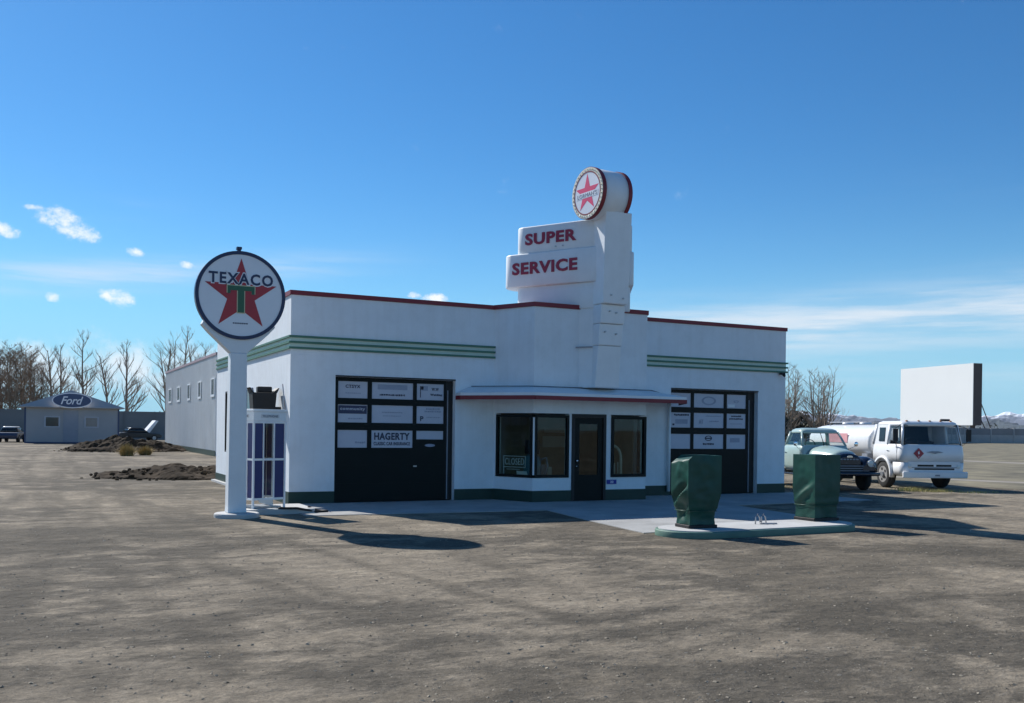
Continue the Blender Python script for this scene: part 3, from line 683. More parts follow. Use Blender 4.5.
# white keyline behind the name where it crosses the star
lettering('TEXACO', 1.21, .25, cf + EZ*.305 + NF*.0062, EX, NF, ENAMEL, dk, og, .001, .075, name='keyline', space=1.2)
lettering('TEXACO', 1.17, .212, cf + EZ*.305 + NF*.0074, EX, NF, NAVY, dk, og, .004, .03, space=1.2)
def tee(s):
    w2, h2, st_, br = .245+s, .245+s, .058+s, .085
    return [(-st_,-h2),(st_,-h2),(st_,h2-br-2*s*.5),(w2-.055-s,h2-br-s),(w2-.055-s,h2-br-.06-s*.5),(w2,h2-br-.06-s*.5),(w2,h2),(-w2,h2),(-w2,h2-br-.06-s*.5),(-w2+.055+s,h2-br-.06-s*.5),(-w2+.055+s,h2-br-s),(-st_,h2-br-2*s*.5)]
q = MB(); q.slab(tee(.016), cf + EZ*-.075, EX, EZ, NF, .0065, .009); PS(q, 'tee_outline', CREAM, dk)
q = MB(); q.slab(tee(0), cf + EZ*-.075, EX, EZ, NF, .0092, .012); PS(q, 'tee', TGREEN, dk)
q = MB(); x = -.14
while x < .13: q.slab([(x,-.012),(x+.028,-.012),(x+.028,.012),(x,.012)], cf + EZ*-.52, EX, EZ, NF, .001, .004); x += .04
PS(q, 'small_print', INK, dk)
q = MB(); q.box(-1.63,-1.57,-2.60,-2.50,zc+rs-.01,zc+rs+.09); q.box(-1.645,-1.555,-2.61,-2.49,zc+rs+.055,zc+rs+.1); PS(q, 'finial', NAVY)

# ------------------------------------------------------------------ phone booth
BW = .72
PB = thing('phone_booth', 'white framed phone booth with dark blue panels at the station corner', 'phone booth', (-.97,-1.65,.10), R(18))
h = BW/2; zt = 1.90
pads = MB(); pads.prism([(p_[0],p_[1]) for p_ in rrect(-1.50,-.02,-2.32,-1.02,.05,0,2)], -.04, .098)
tag(pads.build('slab', CONC2), 'pale concrete slab under the phone booth', 'slab')
bpy.data.objects['slab'].name = 'booth_slab'
q = MB(); q.box(-h,h,-h,h,1.70,1.88); q.box(-h-.02,h+.02,-h-.02,h+.02,1.88,1.93); rf = q.build('roof', WHITEP, PB, bevel=.01)
for ang in (0, -90):
    n_ = Vector((math.sin(R(ang)), -math.cos(R(ang)), 0)); e_ = Vector((math.cos(R(ang)), math.sin(R(ang)), 0)); c0 = n_*(h+.001)
    q = MB(); q.slab([(-.2,1.76),(.2,1.76),(.2,1.83),(-.2,1.83)], c0, e_, EZ, n_, 0, .006); q.build('name_panel', BLUEP if False else MET, PB)
    lettering('TELEPHONE', .34, .042, c0 + EZ*1.795 + n_*.006, e_, n_, NAVY, rf, (0,0,0), .003, .0)
for (x, y) in ((-1,-1),(1,-1),(1,1),(-1,1)):
    q = MB(); q.box(x*h-(.035 if x > 0 else -.0)-(0), x*h+(.0 if x > 0 else .035), y*h-(.035 if y > 0 else 0), y*h+(0 if y > 0 else .035), 0, 1.70); q.build('post', WHITEP, PB)
for ang, door in ((0, True), (90, False), (180, False), (-90, False)):
    n_ = Vector((math.sin(R(ang)), -math.cos(R(ang)), 0)); e_ = Vector((math.cos(R(ang)), math.sin(R(ang)), 0)); o_ = n_*(h-.022)
    i0 = -h+.036; i1 = h-.036; wd = (i1-i0); x1 = i0+wd*.30; x2 = i0+wd*.66
    fr = MB()
    for z in (.16, .93, 1.655): fr.slab([(i0,z),(i1,z),(i1,z+.042),(i0,z+.042)], o_, e_, EZ, n_, -.014, .016)
    for xv in (x1, x2):
        for (za, zb) in ((.202,.93),(.972,1.655)): fr.slab([(xv-.013,za),(xv+.013,za),(xv+.013,zb),(xv-.013,zb)], o_, e_, EZ, n_, -.014, .016)
    sf = fr.build('side_frame', WHITEP, PB)
    for (a_, b_) in ((i0, x1-.013), (x1+.013, x2-.013), (x2+.013, i1)):
        for (za, zb) in ((.202,.93),(.972,1.655)):
            mid_ = abs(a_-(x1+.013)) < 1e-6
            q = MB(); q.slab([(a_,za),(b_,za),(b_,zb),(a_,zb)], o_, e_, EZ, n_, -.004, .002)
            q.build('clear_pane' if mid_ else 'blue_panel', CARGL if mid_ else BLUEP, sf)
    if door:
        q = MB(); q.slab([(x1+.03,.17),(x1+.34,.17),(x1+.34,.02),(x1+.03,.10)], o_, e_, EZ, n_, -.2, -.19); q.build('kick_plate', WHITEP, PB)
q = MB(); q.box(-.15,.12,.18,.31,.85,1.45); q.build('telephone', BLACK, PB, bevel=.02)
q = MB(); q.tube([(.02,.17,1.3),(.10,.12,1.1),(.12,.12,.9),(.05,.15,.75),(-.05,.16,.85)], .014, 6); q.build('cord', STEEL, PB)
q = MB(); q.box(-.3,.3,-.3,.3,.005,.03); q.build('booth_floor', STEEL, PB)
# black box with flared corners over the booth
t = thing('black_box', 'black box with flared top corners mounted on the sunlit side wall', 'box', (-.40,.9,2.03))
q = MB(); q.loft([[(-.24,-.2,0),(.24,-.2,0),(.24,.2,0),(-.24,.2,0)], [(-.27,-.22,.42),(.27,-.22,.42),(.27,.22,.42),(-.27,.22,.42)]], smooth=False); q.build('body', BLACK, t, bevel=.015)
for s_ in (-1, 1):
    q = MB(); q.loft([[(s_*.20-.03,-.2,.415),(s_*.27+.01*s_,-.2,.415),(s_*.27+.01*s_,.2,.415),(s_*.20-.03,.2,.415)], [(s_*.32-.01,-.2,.53),(s_*.32+.01,-.2,.53),(s_*.32+.01,.2,.53),(s_*.32-.01,.2,.53)]], smooth=False); q.build('corner_flap', BLACK, t)
q = MB(); q.box(-.12,.2,-.05,.15,.43,.56); q.build('top_unit', BLACK, t, bevel=.02)
q = MB(); q.box(.2,.397,-.06,.06,.05,.11); q.build('bracket', BLACK, t)
t = MB(); t.cyl((-.10,-.06,1.95),(-.18,-.06,2.62), .012, 6)
tag(t.build('rod', STEEL), 'thin grey rod leaning up from the booth beside the station corner', 'rod')
bpy.data.objects['rod'].name = 'thin_rod' if 'thin_rod' not in bpy.data.objects else 'rod'
t = MB(); pts = [(-.75,-2.30,.118),(-.4,-2.38,.118),(.0,-2.28,.03),(.25,-2.2,.03),(.1,-2.0,.03),(-.1,-2.05,.115)]
t.tube(pts, .022, 8); tag(t.build('hose', BLACK), 'dark hose lying on the ground beside the phone booth', 'hose')

# ------------------------------------------------------------------ pump island
IS = thing('pump_island', 'low concrete pump island with faded green painted edge', 'island', (6.15,-8.05,0))
def capsule(x0, x1, y0, y1, r, n=20):
    return [(p_[0], p_[1]) for p_ in rrect(x0, x1, y0, y1, r, 0, n)]
ia = R(1.5); 
def rot2(pl, a): return [(x*math.cos(a)-y*math.sin(a), x*math.sin(a)+y*math.cos(a)) for x, y in pl]
iy = .58; ix = 2.04
q = MB(); q.prism(rot2(capsule(-ix, ix, -iy, iy, .58), ia), -.05, .105, True); q.build('kerb', ISLG, IS, bevel=.02)
q = MB(); q.prism(rot2(capsule(-ix+.05, ix-.05, -iy+.05, iy-.05, .55), ia), .1055, .12); q.build('top', CONC2, IS)
def covered_pump(name_loc, rz, seed, label, HX, HY, folds, tap, chamfer):
    t = thing('covered_pump', label, 'fuel pump', name_loc, rz, 'fuel pumps under green tarpaulins')
    q = MB(); q.box(-HX*tap-.03,HX*tap+.05,-HY*tap-.02,HY*tap+.02,0,.055); q.build('base', BLACK, t, bevel=.01)
    rn = random.Random(seed); loops = []; NZ = 34; ns = 14
    corners = [(1,1),(-1,1),(-1,-1),(1,-1)]
    def sm(x, a, b_): x = min(1, max(0, (x-a)/(b_-a))); return x*x*(3-2*x)
    off_ = Vector((rn.uniform(0,50), rn.uniform(0,50), rn.uniform(0,50)))
    for iz in range(NZ+1):
        z = .06 + 1.135*iz/NZ; k = tap + (1-tap)*sm(z, .16, .62)
        k += .035*math.exp(-((z-.34)/.05)**2) - .02*math.exp(-((z-.27)/.025)**2) + .03*math.exp(-((z-.07)/.05)**2)
        hx, hy = HX*k, HY*k; lp = []
        for c in range(4):
            (ax, ay), (bx, by) = corners[c], corners[(c+1) % 4]
            for s_ in range(ns):
                u = s_/ns; x = (ax+(bx-ax)*u)*hx; y = (ay+(by-ay)*u)*hy
                nx, ny = ((ax+bx)/2, (ay+by)/2); bow = math.sin(math.pi*u)
                p3 = Vector((x, y, z)) + off_
                d = folds*(.030*mn0.noise(p3*3.1) + .016*mn0.noise(p3*7.5))*bow - .012*bow*folds
                # diagonal sag folds, deeper on the low half and on the loose left face
                w_ = (u if nx else .5); ph = z*1.0 - .9*(u-.5)*(.45 if nx < 0 else .2)
                lo = 1-sm(z, .55, .95)
                d += folds*bow*(.040 if nx < 0 else .014)*lo*(abs(math.sin((ph*9.0)+seed))**.5-.6)
                if nx < 0: d += folds*bow*.05*math.exp(-((z-.50-.35*(u-.5))/.045)**2) - folds*bow*.045*math.exp(-((z-.62-.35*(u-.5))/.07)**2)
                x += nx*d; y += ny*d; zz = z + (.004*math.sin(9*u+seed) if z < 1.1 else 0)
                if chamfer:
                    e = -x*.62 + zz*.78 + y*.10 - chamfer
                    if e > 0: x += .62*e; zz -= .78*e
                lp.append((x, y, zz))
        loops.append(lp)
    q = MB(); q.loft(loops, True); o = q.build('tarp_cover', TARP, t)
    em = o.modifiers.new('e', 'EDGE_SPLIT'); em.split_angle = R(38)
    k = tap + (1-tap)*sm(.29, .16, .62)
    q = MB(); q.tube([(-HX*k-.012,-HY*k-.012,.285),(HX*k+.012,-HY*k-.012,.28),(HX*k+.012,HY*k+.012,.285),(-HX*k-.012,HY*k+.012,.28),(-HX*k-.012,-HY*k-.012,.285)], .007, 6); q.build('tie_cord', TARP, t)
    return t
from mathutils import noise as mn0
covered_pump((4.84,-8.02,.12), R(-4), 4, 'loosely wrapped green tarpaulin covered pump with pale crumpled folds in front of the garage door', .32, .26, 1.15, .74, 1.045)
covered_pump((7.82,-7.68,.12), R(2), 9, 'neatly wrapped green tarpaulin covered pump in front of the pale pickup', .315, .27, .6, .86, 0)
t = thing('hose_stub', 'small bent metal pipe loops on the island between the covered pumps', 'pipe', (6.25,-7.95,.12))
for x in (-.08, .05):
    q = MB(); q.tube([(x,0,0),(x+.01,0,.12),(x+.05,0,.17),(x+.09,0,.12),(x+.11,0,0)], .012, 6); q.build('loop', STEEL, t)
q = MB(); q.cyl((0,-.02,.014),(.28,-.14,.014), .012, 6); q.build('pipe', STEEL, t)

# ------------------------------------------------------------------ vehicles
def wheel(t, x, y, r, wd, side, hub=HUBC, name='wheel'):
    q = MB(); 
    prof = [(r*.62,-wd/2),(r*.9,-wd/2),(r,-wd/2+.04),(r,wd/2-.04),(r*.9,wd/2),(r*.62,wd/2)]
    loops = [[(x+o_, y+rad*math.cos(2*math.pi*k/28), r+rad*math.sin(2*math.pi*k/28)) for k in range(28)] for rad, o_ in prof]
    q.loft(loops, True, True); w_ = q.build('wheel', RUBBER, t)
    q = MB(); f = x + side*(wd/2)
    q.cyl((f-side*.03, y, r), (f+side*.006, y, r), r*.60, 24); q.build('rim', hub, w_)
    q = MB(); q.cyl((f+side*.004, y, r), (f+side*.05, y, r), r*.2, 14); q.build('hub_cap', STEEL, w_)
    for k in range(5):
        a = 2*math.pi*k/5; q = MB(); yy, zz = y+r*.40*math.cos(a), r+r*.40*math.sin(a)
        q.cyl((f+side*.004, yy, zz), (f+side*.012, yy, zz), r*.11, 10); q.build('rim_hole', BLACK, w_)
# pale mint pickup
PK = thing('pickup_truck', 'old pale mint pickup with dark nose parked beside the station', 'pickup truck', (16.55,.0,0), R(-18))
q = MB(); q.loft([rrect(-hx,hx,y0,y1,.10,z) for (hx,y0,y1,z) in ((.74,1.5,2.75,.52),(.78,1.48,2.80,.70),(.80,1.46,2.82,1.0),(.78,1.47,2.82,1.24),(.745,1.52,2.80,1.33))]); cb = q.build('cab', MINTC, PK)
q = MB(); q.loft([rrect(-hx,hx,y0,y1,.16,z) for (hx,y0,y1,z) in ((.63,1.83,2.66,1.70),(.63,1.80,2.68,1.735),(.61,1.85,2.66,1.80),(.53,1.95,2.56,1.85),(.36,2.1,2.42,1.87))]); q.build('roof', MINTC, PK)
for (x0,y0,x1,y1,r_) in ((-.72,1.56,-.60,1.86,.035),(.72,1.56,.60,1.86,.035),(-.71,2.72,-.60,2.60,.06),(.71,2.72,.60,2.60,.06)):
    q = MB(); q.cyl((x0,y0,1.31),(x1,y1,1.74), r_, 10); q.build('pillar', MINTC, PK)
q = MB(); q.loft([[(-.66,2.74,1.31),(.66,2.74,1.31),(.66,2.78,1.31),(-.66,2.78,1.31)],[(-.63,2.70,1.43),(.63,2.70,1.43),(.63,2.74,1.43),(-.63,2.74,1.43)]], smooth=False); q.build('rear_sill', MINTC, PK)
def pane(pts, name, parent, m=CARGL):
    q = MB(); n_ = (Vector(pts[1])-Vector(pts[0])).cross(Vector(pts[2])-Vector(pts[0])).normalized()*.004
    k = len(pts); q.add([Vector(p_)-n_ for p_ in pts] + [Vector(p_)+n_ for p_ in pts], [tuple(range(k-1,-1,-1)), tuple(range(k,2*k))] + [(i,(i+1) % k,k+(i+1) % k,k+i) for i in range(k)])
    return q.build(name, m, parent)
pane([(-.67,1.58,1.33),(.67,1.58,1.33),(.57,1.85,1.71),(-.57,1.85,1.71)], 'windshield', PK)
pane([(-.60,2.74,1.43),(.60,2.74,1.43),(.56,2.62,1.70),(-.56,2.62,1.70)], 'rear_window', PK)
for s_ in (-1, 1): pane([(s_*.725,1.66,1.33),(s_*.725,2.62,1.33),(s_*.61,2.54,1.71),(s_*.61,1.92,1.71)], 'side_window', PK)
q = MB(); q.box(-.012,.012,1.60,1.64,1.33,1.345); q.cyl((0,1.56,1.33),(0,1.84,1.72), .012, 6); q.build('windshield_divider', RUBBER, PK)
q = MB(); q.box(-.66,.66,2.1,2.6,.8,1.28); q.build('seat', FLOORI, PK, bevel=.08)
q = MB(); lp = [(.36+.11*math.cos(2*math.pi*k/16)*1.5-.72, 1.78+.05*math.sin(2*math.pi*k/16), 1.36+.14*math.sin(2*math.pi*k/16)) for k in range(17)]; q.tube(lp, .013, 6); q.build('steering_wheel', BLACK, PK)
# hood, nose
def hsec(y, hx, zb, zt_, n=16):
    return [(hx*math.cos(math.pi*k/n)*(1 if k not in (0,n) else 1), y, zb + (zt_-zb)*max(0, math.sin(math.pi*k/n))**.55) for k in range(n+1)]
q = MB(); q.loft([hsec(y,hx,zb,zt_) for (y,hx,zb,zt_) in ((.16,.38,.82,1.13),(.30,.44,.80,1.21),(.7,.53,.78,1.27),(1.2,.62,.78,1.31),(1.52,.68,.78,1.335))]); hd = q.build('hood', MINTC, PK)
q = MB(); q.loft([hsec(y,hx,zb,zt_) for (y,hx,zb,zt_) in ((-.03,.36,.80,1.02),(.03,.40,.80,1.11),(.158,.40,.81,1.15))]); q.build('nose_panel', NAVYC, PK)
for s_ in (-1, 1):
    q = MB(); loops = []
    for (y, zb, zt_, xi, xo) in ((-.06,.62,.80,.42,.78),(0,.56,.95,.40,.90),(.2,.60,1.02,.38,.94),(.5,.72,1.04,.40,.95),(.85,.78,1.02,.45,.95),(1.15,.62,.94,.55,.94),(1.42,.50,.80,.60,.92),(1.55,.46,.70,.62,.88)):
        lo2 = []
        for k in range(13):
            a = math.pi*k/12; lo2.append((s_*((xi+xo)/2+(xo-xi)/2*math.cos(a)), y, zb+(zt_-zb)*max(0,math.sin(a))**.5))
        loops.append(lo2)
    q.loft(loops); fd = q.build('front_fender', NAVYC if True else MINTC, PK)
    q = MB(); q.sphere((s_*.66,-.06,.84), .095, sy=.5); q.build('headlight', CHROME if False else LAMP, PK)
    q = MB(); q.tube([(s_*.66+.11*math.cos(2*math.pi*k/16), -.085, .84+.11*math.sin(2*math.pi*k/16)) for k in range(17)], .014, 6); q.build('headlight_ring', CHROME, PK)
    q = MB(); q.box(min(s_*.74,s_*.95),max(s_*.74,s_*.95),1.56,2.75,.40,.46); q.build('running_board', NAVYC, PK, bevel=.015)
    q = MB(); loops = []
    for (y, zt_) in ((2.95,.60),(3.1,.86),(3.4,1.0),(3.7,1.0),(4.0,.86),(4.2,.62)):
        loops.append([(s_*(.80+.075+.12*math.cos(math.pi*k/8)-.075), y, .45+(zt_-.45)*max(0,math.sin(math.pi*k/8))**.5) for k in range(9)])
    q.loft(loops); q.build('rear_fender', NAVYC, PK)
    wheel(PK, s_*.80, .62, .36, .19, s_); wheel(PK, s_*.80, 3.52, .36, .19, s_)
    q = MB(); q.tube([(s_*.80,1.62,1.2),(s_*.98,1.45,1.32)], .010, 6); q.sphere((s_*1.0,1.44,1.38), .075, sy=.25); q.build('mirror', CHROME, PK)
    q = MB(); q.box(min(s_*.80,s_*.815),max(s_*.80,s_*.815),2.52,2.66,1.08,1.10); q.build('handle', CHROME, PK)
    q = MB(); q.tube([(s_*.803,1.55,.58),(s_*.803,1.56,1.25)], .006, 5); q.build('door_seam', RUBBER, PK)
q = MB(); q.box(-.40,.40,-.02,.1,.55,.80); gr = q.build('grille', BLACK, PK)
for z in (.60,.67,.74):
    q = MB(); q.box(-.62,.62,-.055,-.022,z,z+.022); q.build('grille_bar', TRIMG, gr)
q = MB(); q.tube([(-.93,.10,.52),(-.88,-.12,.52),(-.5,-.19,.52),(.5,-.19,.52),(.88,-.12,.52),(.93,.10,.52)], .06, 8); q.build('bumper', NAVYC, PK)
q = MB(); x = -.30
while x < .3: q.box(x,x+.07,-.062,-.032,.93,.965); x += .10
q.build('name_letters', TRIMG, PK)
q = MB(); q.loft([hsec(y,.09,1.0,1.06) for y in (-.06,-.035)]); q.build('nose_badge', CHROME, PK)
for w_ in ((-.78,-.74,2.95,4.75,.62,1.12),(.74,.78,2.95,4.75,.62,1.12),(-.739,.739,2.95,3.0,.62,1.12),(-.739,.739,4.7,4.75,.62,1.12)):
    q = MB(); q.box(*w_); q.build('bed_side', MINTC, PK)
q = MB(); q.box(-.735,.735,3.01,4.69,.62,.68); q.box(-.3,.3,.3,4.6,.36,.5); q.build('bed_floor', BLACK, PK)
# white cab-over tanker
TK = thing('tanker_truck', 'white cab-over tanker truck with red hazard diamond on its front', 'truck', (20.0,-.12,0), R(-19))
def cabs(hx, y0, y1, z, r=.2): return rrect(-hx, hx, y0, y1, r, z, 6)
q = MB(); q.loft([cabs(1.04,-.0,.66,.44),cabs(1.06,-.02,.67,.60),cabs(1.07,-.02,.67,.84)]); q.build('front_skirt', TRUCKW, TK)
q = MB(); q.loft([cabs(1.07,-.02,1.88,.842),cabs(1.07,-.01,1.90,1.10),cabs(1.05,.02,1.90,1.34),cabs(1.02,.06,1.88,1.40)]); q.build('cab', TRUCKW, TK)
q = MB(); q.loft([cabs(.93,.20,1.80,1.97,.2),cabs(.95,.16,1.83,2.02,.22),cabs(.93,.2,1.8,2.08,.2),cabs(.84,.3,1.7,2.13,.2)]); q.build('roof', TRUCKW, TK)
for (x0,y0,x1,y1,r_) in ((-.98,.12,-.89,.26,.045),(.98,.12,.89,.26,.045),(-1.0,.92,-.92,.95,.05),(1.0,.92,.92,.95,.05),(-.97,1.80,-.90,1.74,.09),(.97,1.80,.90,1.74,.09)):
    q = MB(); q.cyl((x0,y0,1.38),(x1,y1,2.02), r_, 10); q.build('pillar', TRUCKW, TK)
q = MB(); q.box(-.9,.9,1.78,1.84,1.38,1.52); q.box(-.9,-.62,1.78,1.84,1.52,2.0); q.box(-.16,.9,1.78,1.84,1.52,2.0); q.box(-.62,-.16,1.78,1.84,1.90,2.0); q.build('cab_rear_wall', TRUCKW, TK)
q = MB(); q.box(-.1,.9,1.74,1.778,1.38,1.98); q.box(-.9,-.62,1.74,1.778,1.38,1.98); q.build('cab_lining', BLACK, TK)
pane([(-.93,.10,1.405),(.93,.10,1.405),(.86,.215,1.985),(-.86,.215,1.985)], 'windshield', TK)
q = MB(); rub = [(-.945,.085,1.395),(.945,.085,1.395),(.875,.205,1.995),(-.875,.205,1.995),(-.945,.085,1.395)]; q.tube(rub, .02, 6); q.build('windshield_seal', RUBBER, TK)
for s_ in (-1, 1):
    pane([(s_*1.005,.22,1.40),(s_*1.005,.88,1.40),(s_*.925,.90,1.97),(s_*.925,.34,1.97)], 'side_window', TK)
    q = MB(); pts_ = [(s_*1.03,.98,1.37),(s_*1.03,1.84,1.37),(s_*.945,1.80,2.0),(s_*.945,.98,2.0)]
    q.add(pts_ + [(x-s_*.05,y,z) for (x,y,z) in pts_], [(0,1,2,3),(7,6,5,4),(0,4,5,1),(1,5,6,2),(2,6,7,3),(3,7,4,0)]); qp = q.build('quarter_panel', TRUCKW, TK)
    pane([(s_*1.028,1.12,1.48),(s_*1.028,1.46,1.48),(s_*.965,1.52,1.92),(s_*.965,1.16,1.92)], 'quarter_window', qp, DGLASS)
    wheel(TK, s_*.93, 1.14, .43, .24, s_, HUBC)
    wheel(TK, s_*.93, 4.6, .43, .30, s_, TRIMG)
    q = MB(); loops = []
    for k in range(15):
        a = R(-20 + 215*k/14) if False else R(-8 + 196*k/14); ca_, sa_ = math.cos(a), math.sin(a)
        loops.append([(s_*x_, 1.14-rad*ca_, .43+rad*sa_) for (x_, rad) in ((.98,.50),(1.11,.50),(1.11,.58),(.98,.58))])
    q.loft(loops, True); q.build('wheel_arch', TRUCKW, TK)
    q = MB(); q.tube([(s_*1.05,.35,1.28),(s_*1.2,.12,1.5),(s_*1.2,.12,1.9),(s_*.97,.28,2.0)], .012, 6); q.box(min(s_*1.14,s_*1.30),max(s_*1.14,s_*1.30),.09,.12,1.5,1.88); q.build('mirror', BLACK, TK)
    q = MB(); q.sphere((s_*.80,-.02,.72), .075, sy=.6); q.build('headlight', LAMP, TK)
    q = MB(); q.box(min(s_*1.072,s_*1.085),max(s_*1.072,s_*1.085),.75,.88,1.18,1.20); q.build('handle', CHROME, TK)
    q = MB(); q.tube([(s_*1.071,.30,.86),(s_*1.071,.30,1.36)], .006, 5); q.build('door_seam', TRIMG, TK)
q = MB(); q.box(-.86,.86,-.035,-.012,.52,.86); gp_ = q.build('grille_panel', TRUCKW, TK, bevel=.01)
for (x0,x1,z0,z1,m_) in ((-.56,-.03,.715,.775,BLACK),(.06,.56,.715,.775,BLACK),(-.66,.66,.615,.665,BLACK),(-.80,.80,.675,.70,TRIMG)):
    q = MB(); q.box(x0,x1,-.041,-.034,z0,z1); q.build('grille_slot', m_, gp_)
q = MB(); q.box(-1.07,1.07,-.13,-.04,.36,.56); q.build('bumper', TRUCKW, TK, bevel=.03)
q = MB(); q.box(-.03,.13,-.136,-.131,.42,.47); q.build('bumper_badge', TRIMG, TK)
q = MB(); q.slab([(0,-.17),(.17,0),(0,.17),(-.17,0)], (-.52,-.018,1.12), (1,0,0), (0,0,1), (0,-1,0), .0, .012); pc = q.build('hazard_placard', mat('placard_red', (.34,.03,.05), .4, .1, 4), TK)
q = MB(); q.slab([(-.02,-.05),(.03,-.03),(.01,.06),(-.03,.02)], (-.52,-.031,1.14), (1,0,0), (0,0,1), (0,-1,0), .0, .004); q.build('flame_mark', ENAMEL, pc)
lettering('3', .03, .05, (-.52,-.031,1.02), (1,0,0), (0,-1,0), ENAMEL, pc, (0,0,0), .003)
q = MB(); q.slab([(-.28,.0),(-.1,-.02),(0,-.05),(.1,-.02),(.28,0),(.1,.035),(-.1,.035)], (.02,-.022,1.16), (1,0,0), (0,0,1), (0,-1,0), .0, .02); q.build('hood_emblem', TRIMG, TK)
for x in (-.75,-.35,.02,.38,.72):
    q = MB(); q.sphere((x,.3,2.125), .04, sy=1.2, sz=.8); q.build('roof_lamp', AMBER, TK)
q = MB(); q.cyl((.45,.4,2.17),(.75,.4,2.17), .035, 8); q.cyl((.6,.4,2.1),(.6,.4,2.17), .02, 6); q.build('air_horn', BLACK, TK)
q = MB(); q.box(-.8,.8,1.3,1.76,.9,1.5); q.box(-.45,-.15,.6,1.2,1.2,1.42); q.build('seat', BLACK, TK, bevel=.06)
q = MB(); q.tube([(-.5+.22*math.cos(2*math.pi*k/16), .42+.05*math.sin(2*math.pi*k/16), 1.45+.16*math.sin(2*math.pi*k/16)) for k in range(17)], .014, 6); q.build('steering_wheel', BLACK, TK)
q = MB(); q.box(-.42,-.30,.3,6.6,.5,.7); q.box(.30,.42,.3,6.6,.5,.7); q.box(-.8,.8,1.1,1.18,.38,.5); q.box(-.8,.8,4.55,4.65,.38,.5); q.build('chassis', BLACK, TK)
def ell(y, a_, b_, zc_, n=28): return [(a_*abs(math.cos(2*math.pi*k/n))**.8*math.copysign(1, math.cos(2*math.pi*k/n)), y, zc_+b_*abs(math.sin(2*math.pi*k/n))**.8*math.copysign(1, math.sin(2*math.pi*k/n))) for k in range(n)]
q = MB(); q.loft([ell(2.12,.93,.50,1.44),ell(2.16,1.0,.56,1.44),ell(2.24,1.02,.58,1.44),ell(6.6,1.02,.58,1.44),ell(6.7,.95,.5,1.44)]); tk = q.build('tank', TRUCKW, TK)
q = MB(); q.box(-.3,.3,2.4,6.2,2.0,2.05); q.tube([(-.35,2.3,2.0),(-.35,2.3,2.12),(-.35,6.3,2.12),(-.35,6.3,2.0)], .018, 6); q.build('walkway', TRIMG, tk)
for y in (2.9, 4.3, 5.6):
    q = MB(); q.cyl((0,y,2.0),(0,y,2.12), .2, 14); q.build('hatch', TRUCKW, tk)
q = MB(); q.slab([(0,-.16),(1.7,-.16),(1.7,.16),(0,.16)], (-1.024,5.3,1.56), (0,-1,0), (0,0,1), (-1,0,0), -.006, .004); q.build('red_band', PINK, tk)
lettering('GAS', 1.1, .2, (-1.029,4.45,1.56), (0,-1,0), (-1,0,0), TRUCKW, tk, (0,0,0), .004) if False else None
q = MB(); q.box(-1.0,-.75,2.25,2.62,.85,1.05); q.box(-.98,-.93,2.5,2.8,1.25,1.55); q.build('side_box', TRIMG, TK)

# ------------------------------------------------------------------ behind the station: long grey shed
MBd = thing('metal_shed', 'long pale grey metal clad shed with a row of small windows and green base', 'building', (9,45,0))
om = MBd.location
def PM(mb, name, m, parent=None, **k): return mb.build(name, m, parent or MBd, off=om, **k)
X0, X1, Y0, Y1, HM = 3.954, 14.5, 33.6, 56.4, 5.60
q = MB(); q.box(X0, X1, Y0, Y1, 0, HM); 
wl = PM(q, 'wall', MET)
y = Y0+.2
q = MB()
while y < Y1-.1:
    q.box(X0-.022, X0-.001, y, y+.045, .31, HM-.02); y += .40
PM(q, 'cladding_rib', MET, wl)
q = MB(); q.box(X0-.05, X1+.05, Y0-.05, Y1+.05, HM+.001, HM+.14); PM(q, 'roof_edge', mat('shed_trim', (.34,.25,.28), .6, .08, 2))
q = MB(); q.box(X0-.035, X0-.024, Y0-.02, Y1, 0, .31); PM(q, 'plinth', PLINTH)
for (ya_, yb_) in ((33.9,35.1),(38.75,39.9),(43.2,44.5),(48.0,49.5),(52.5,54.3)):
    z0, z1 = 3.30, 4.36; q = MB()
    for bx in ((ya_,yb_,z0,z0+.13),(ya_,yb_,z1-.08,z1),(ya_,ya_+.16,z0+.13,z1-.08),(yb_-.16,yb_,z0+.13,z1-.08)): q.box(X0-.06, X0-.024, *bx)
    fw_ = PM(q, 'window', WHITEP)
    q = MB(); q.box(X0-.045, X0-.025, ya_+.16, yb_-.16, z0+.13, z1-.08); PM(q, 'pane', mat('shed_pane', (.10,.13,.15), .15, .2, 2) if 'shed_pane' not in MATS else MATS['shed_pane'], fw_)

# blue grey garage with oval sign
GA = thing('small_garage', 'small blue grey garage with pyramid roof and blue corner trim', 'building', (-2.05,73,0))
oa = GA.location
def PG(mb, name, m, parent=None, **k): return mb.build(name, m, parent or GA, off=oa, **k)
gx0, gx1, gy0, gy1 = -5.75, 1.66, 70.0, 76.5
q = MB(); q.box(gx0, gx1, gy0, gy1, .0, 3.04); PG(q, 'wall', GARB)
q = MB(); q.add([(gx0-.5,gy0-.55,3.05),(gx1+.42,gy0-.55,3.05),(gx1+.42,gy1+.5,3.05),(gx0-.5,gy1+.5,3.05),(gx0-.5,gy0-.55,3.12),(gx1+.42,gy0-.55,3.12),(gx1+.42,gy1+.5,3.12),(gx0-.5,gy1+.5,3.12),(-2.15,gy0+1.2,4.62),(-2.15,gy1-1.2,4.62)],
    [(3,2,1,0),(0,1,5,4),(1,2,6,5),(2,3,7,6),(3,0,4,7),(4,5,8),(5,6,9,8),(6,7,9),(7,4,8,9)]); PG(q, 'roof', GARR)
for x in (gx0-.02, gx1-.10):
    q = MB(); q.box(x, x+.13, gy0-.03, gy0-.001, .12, 3.02); PG(q, 'corner_trim', GBLUE)
q = MB(); q.box(gx0, gx1, gy0-.04, gy0-.001, .0, .115); PG(q, 'base_trim', GBLUE)
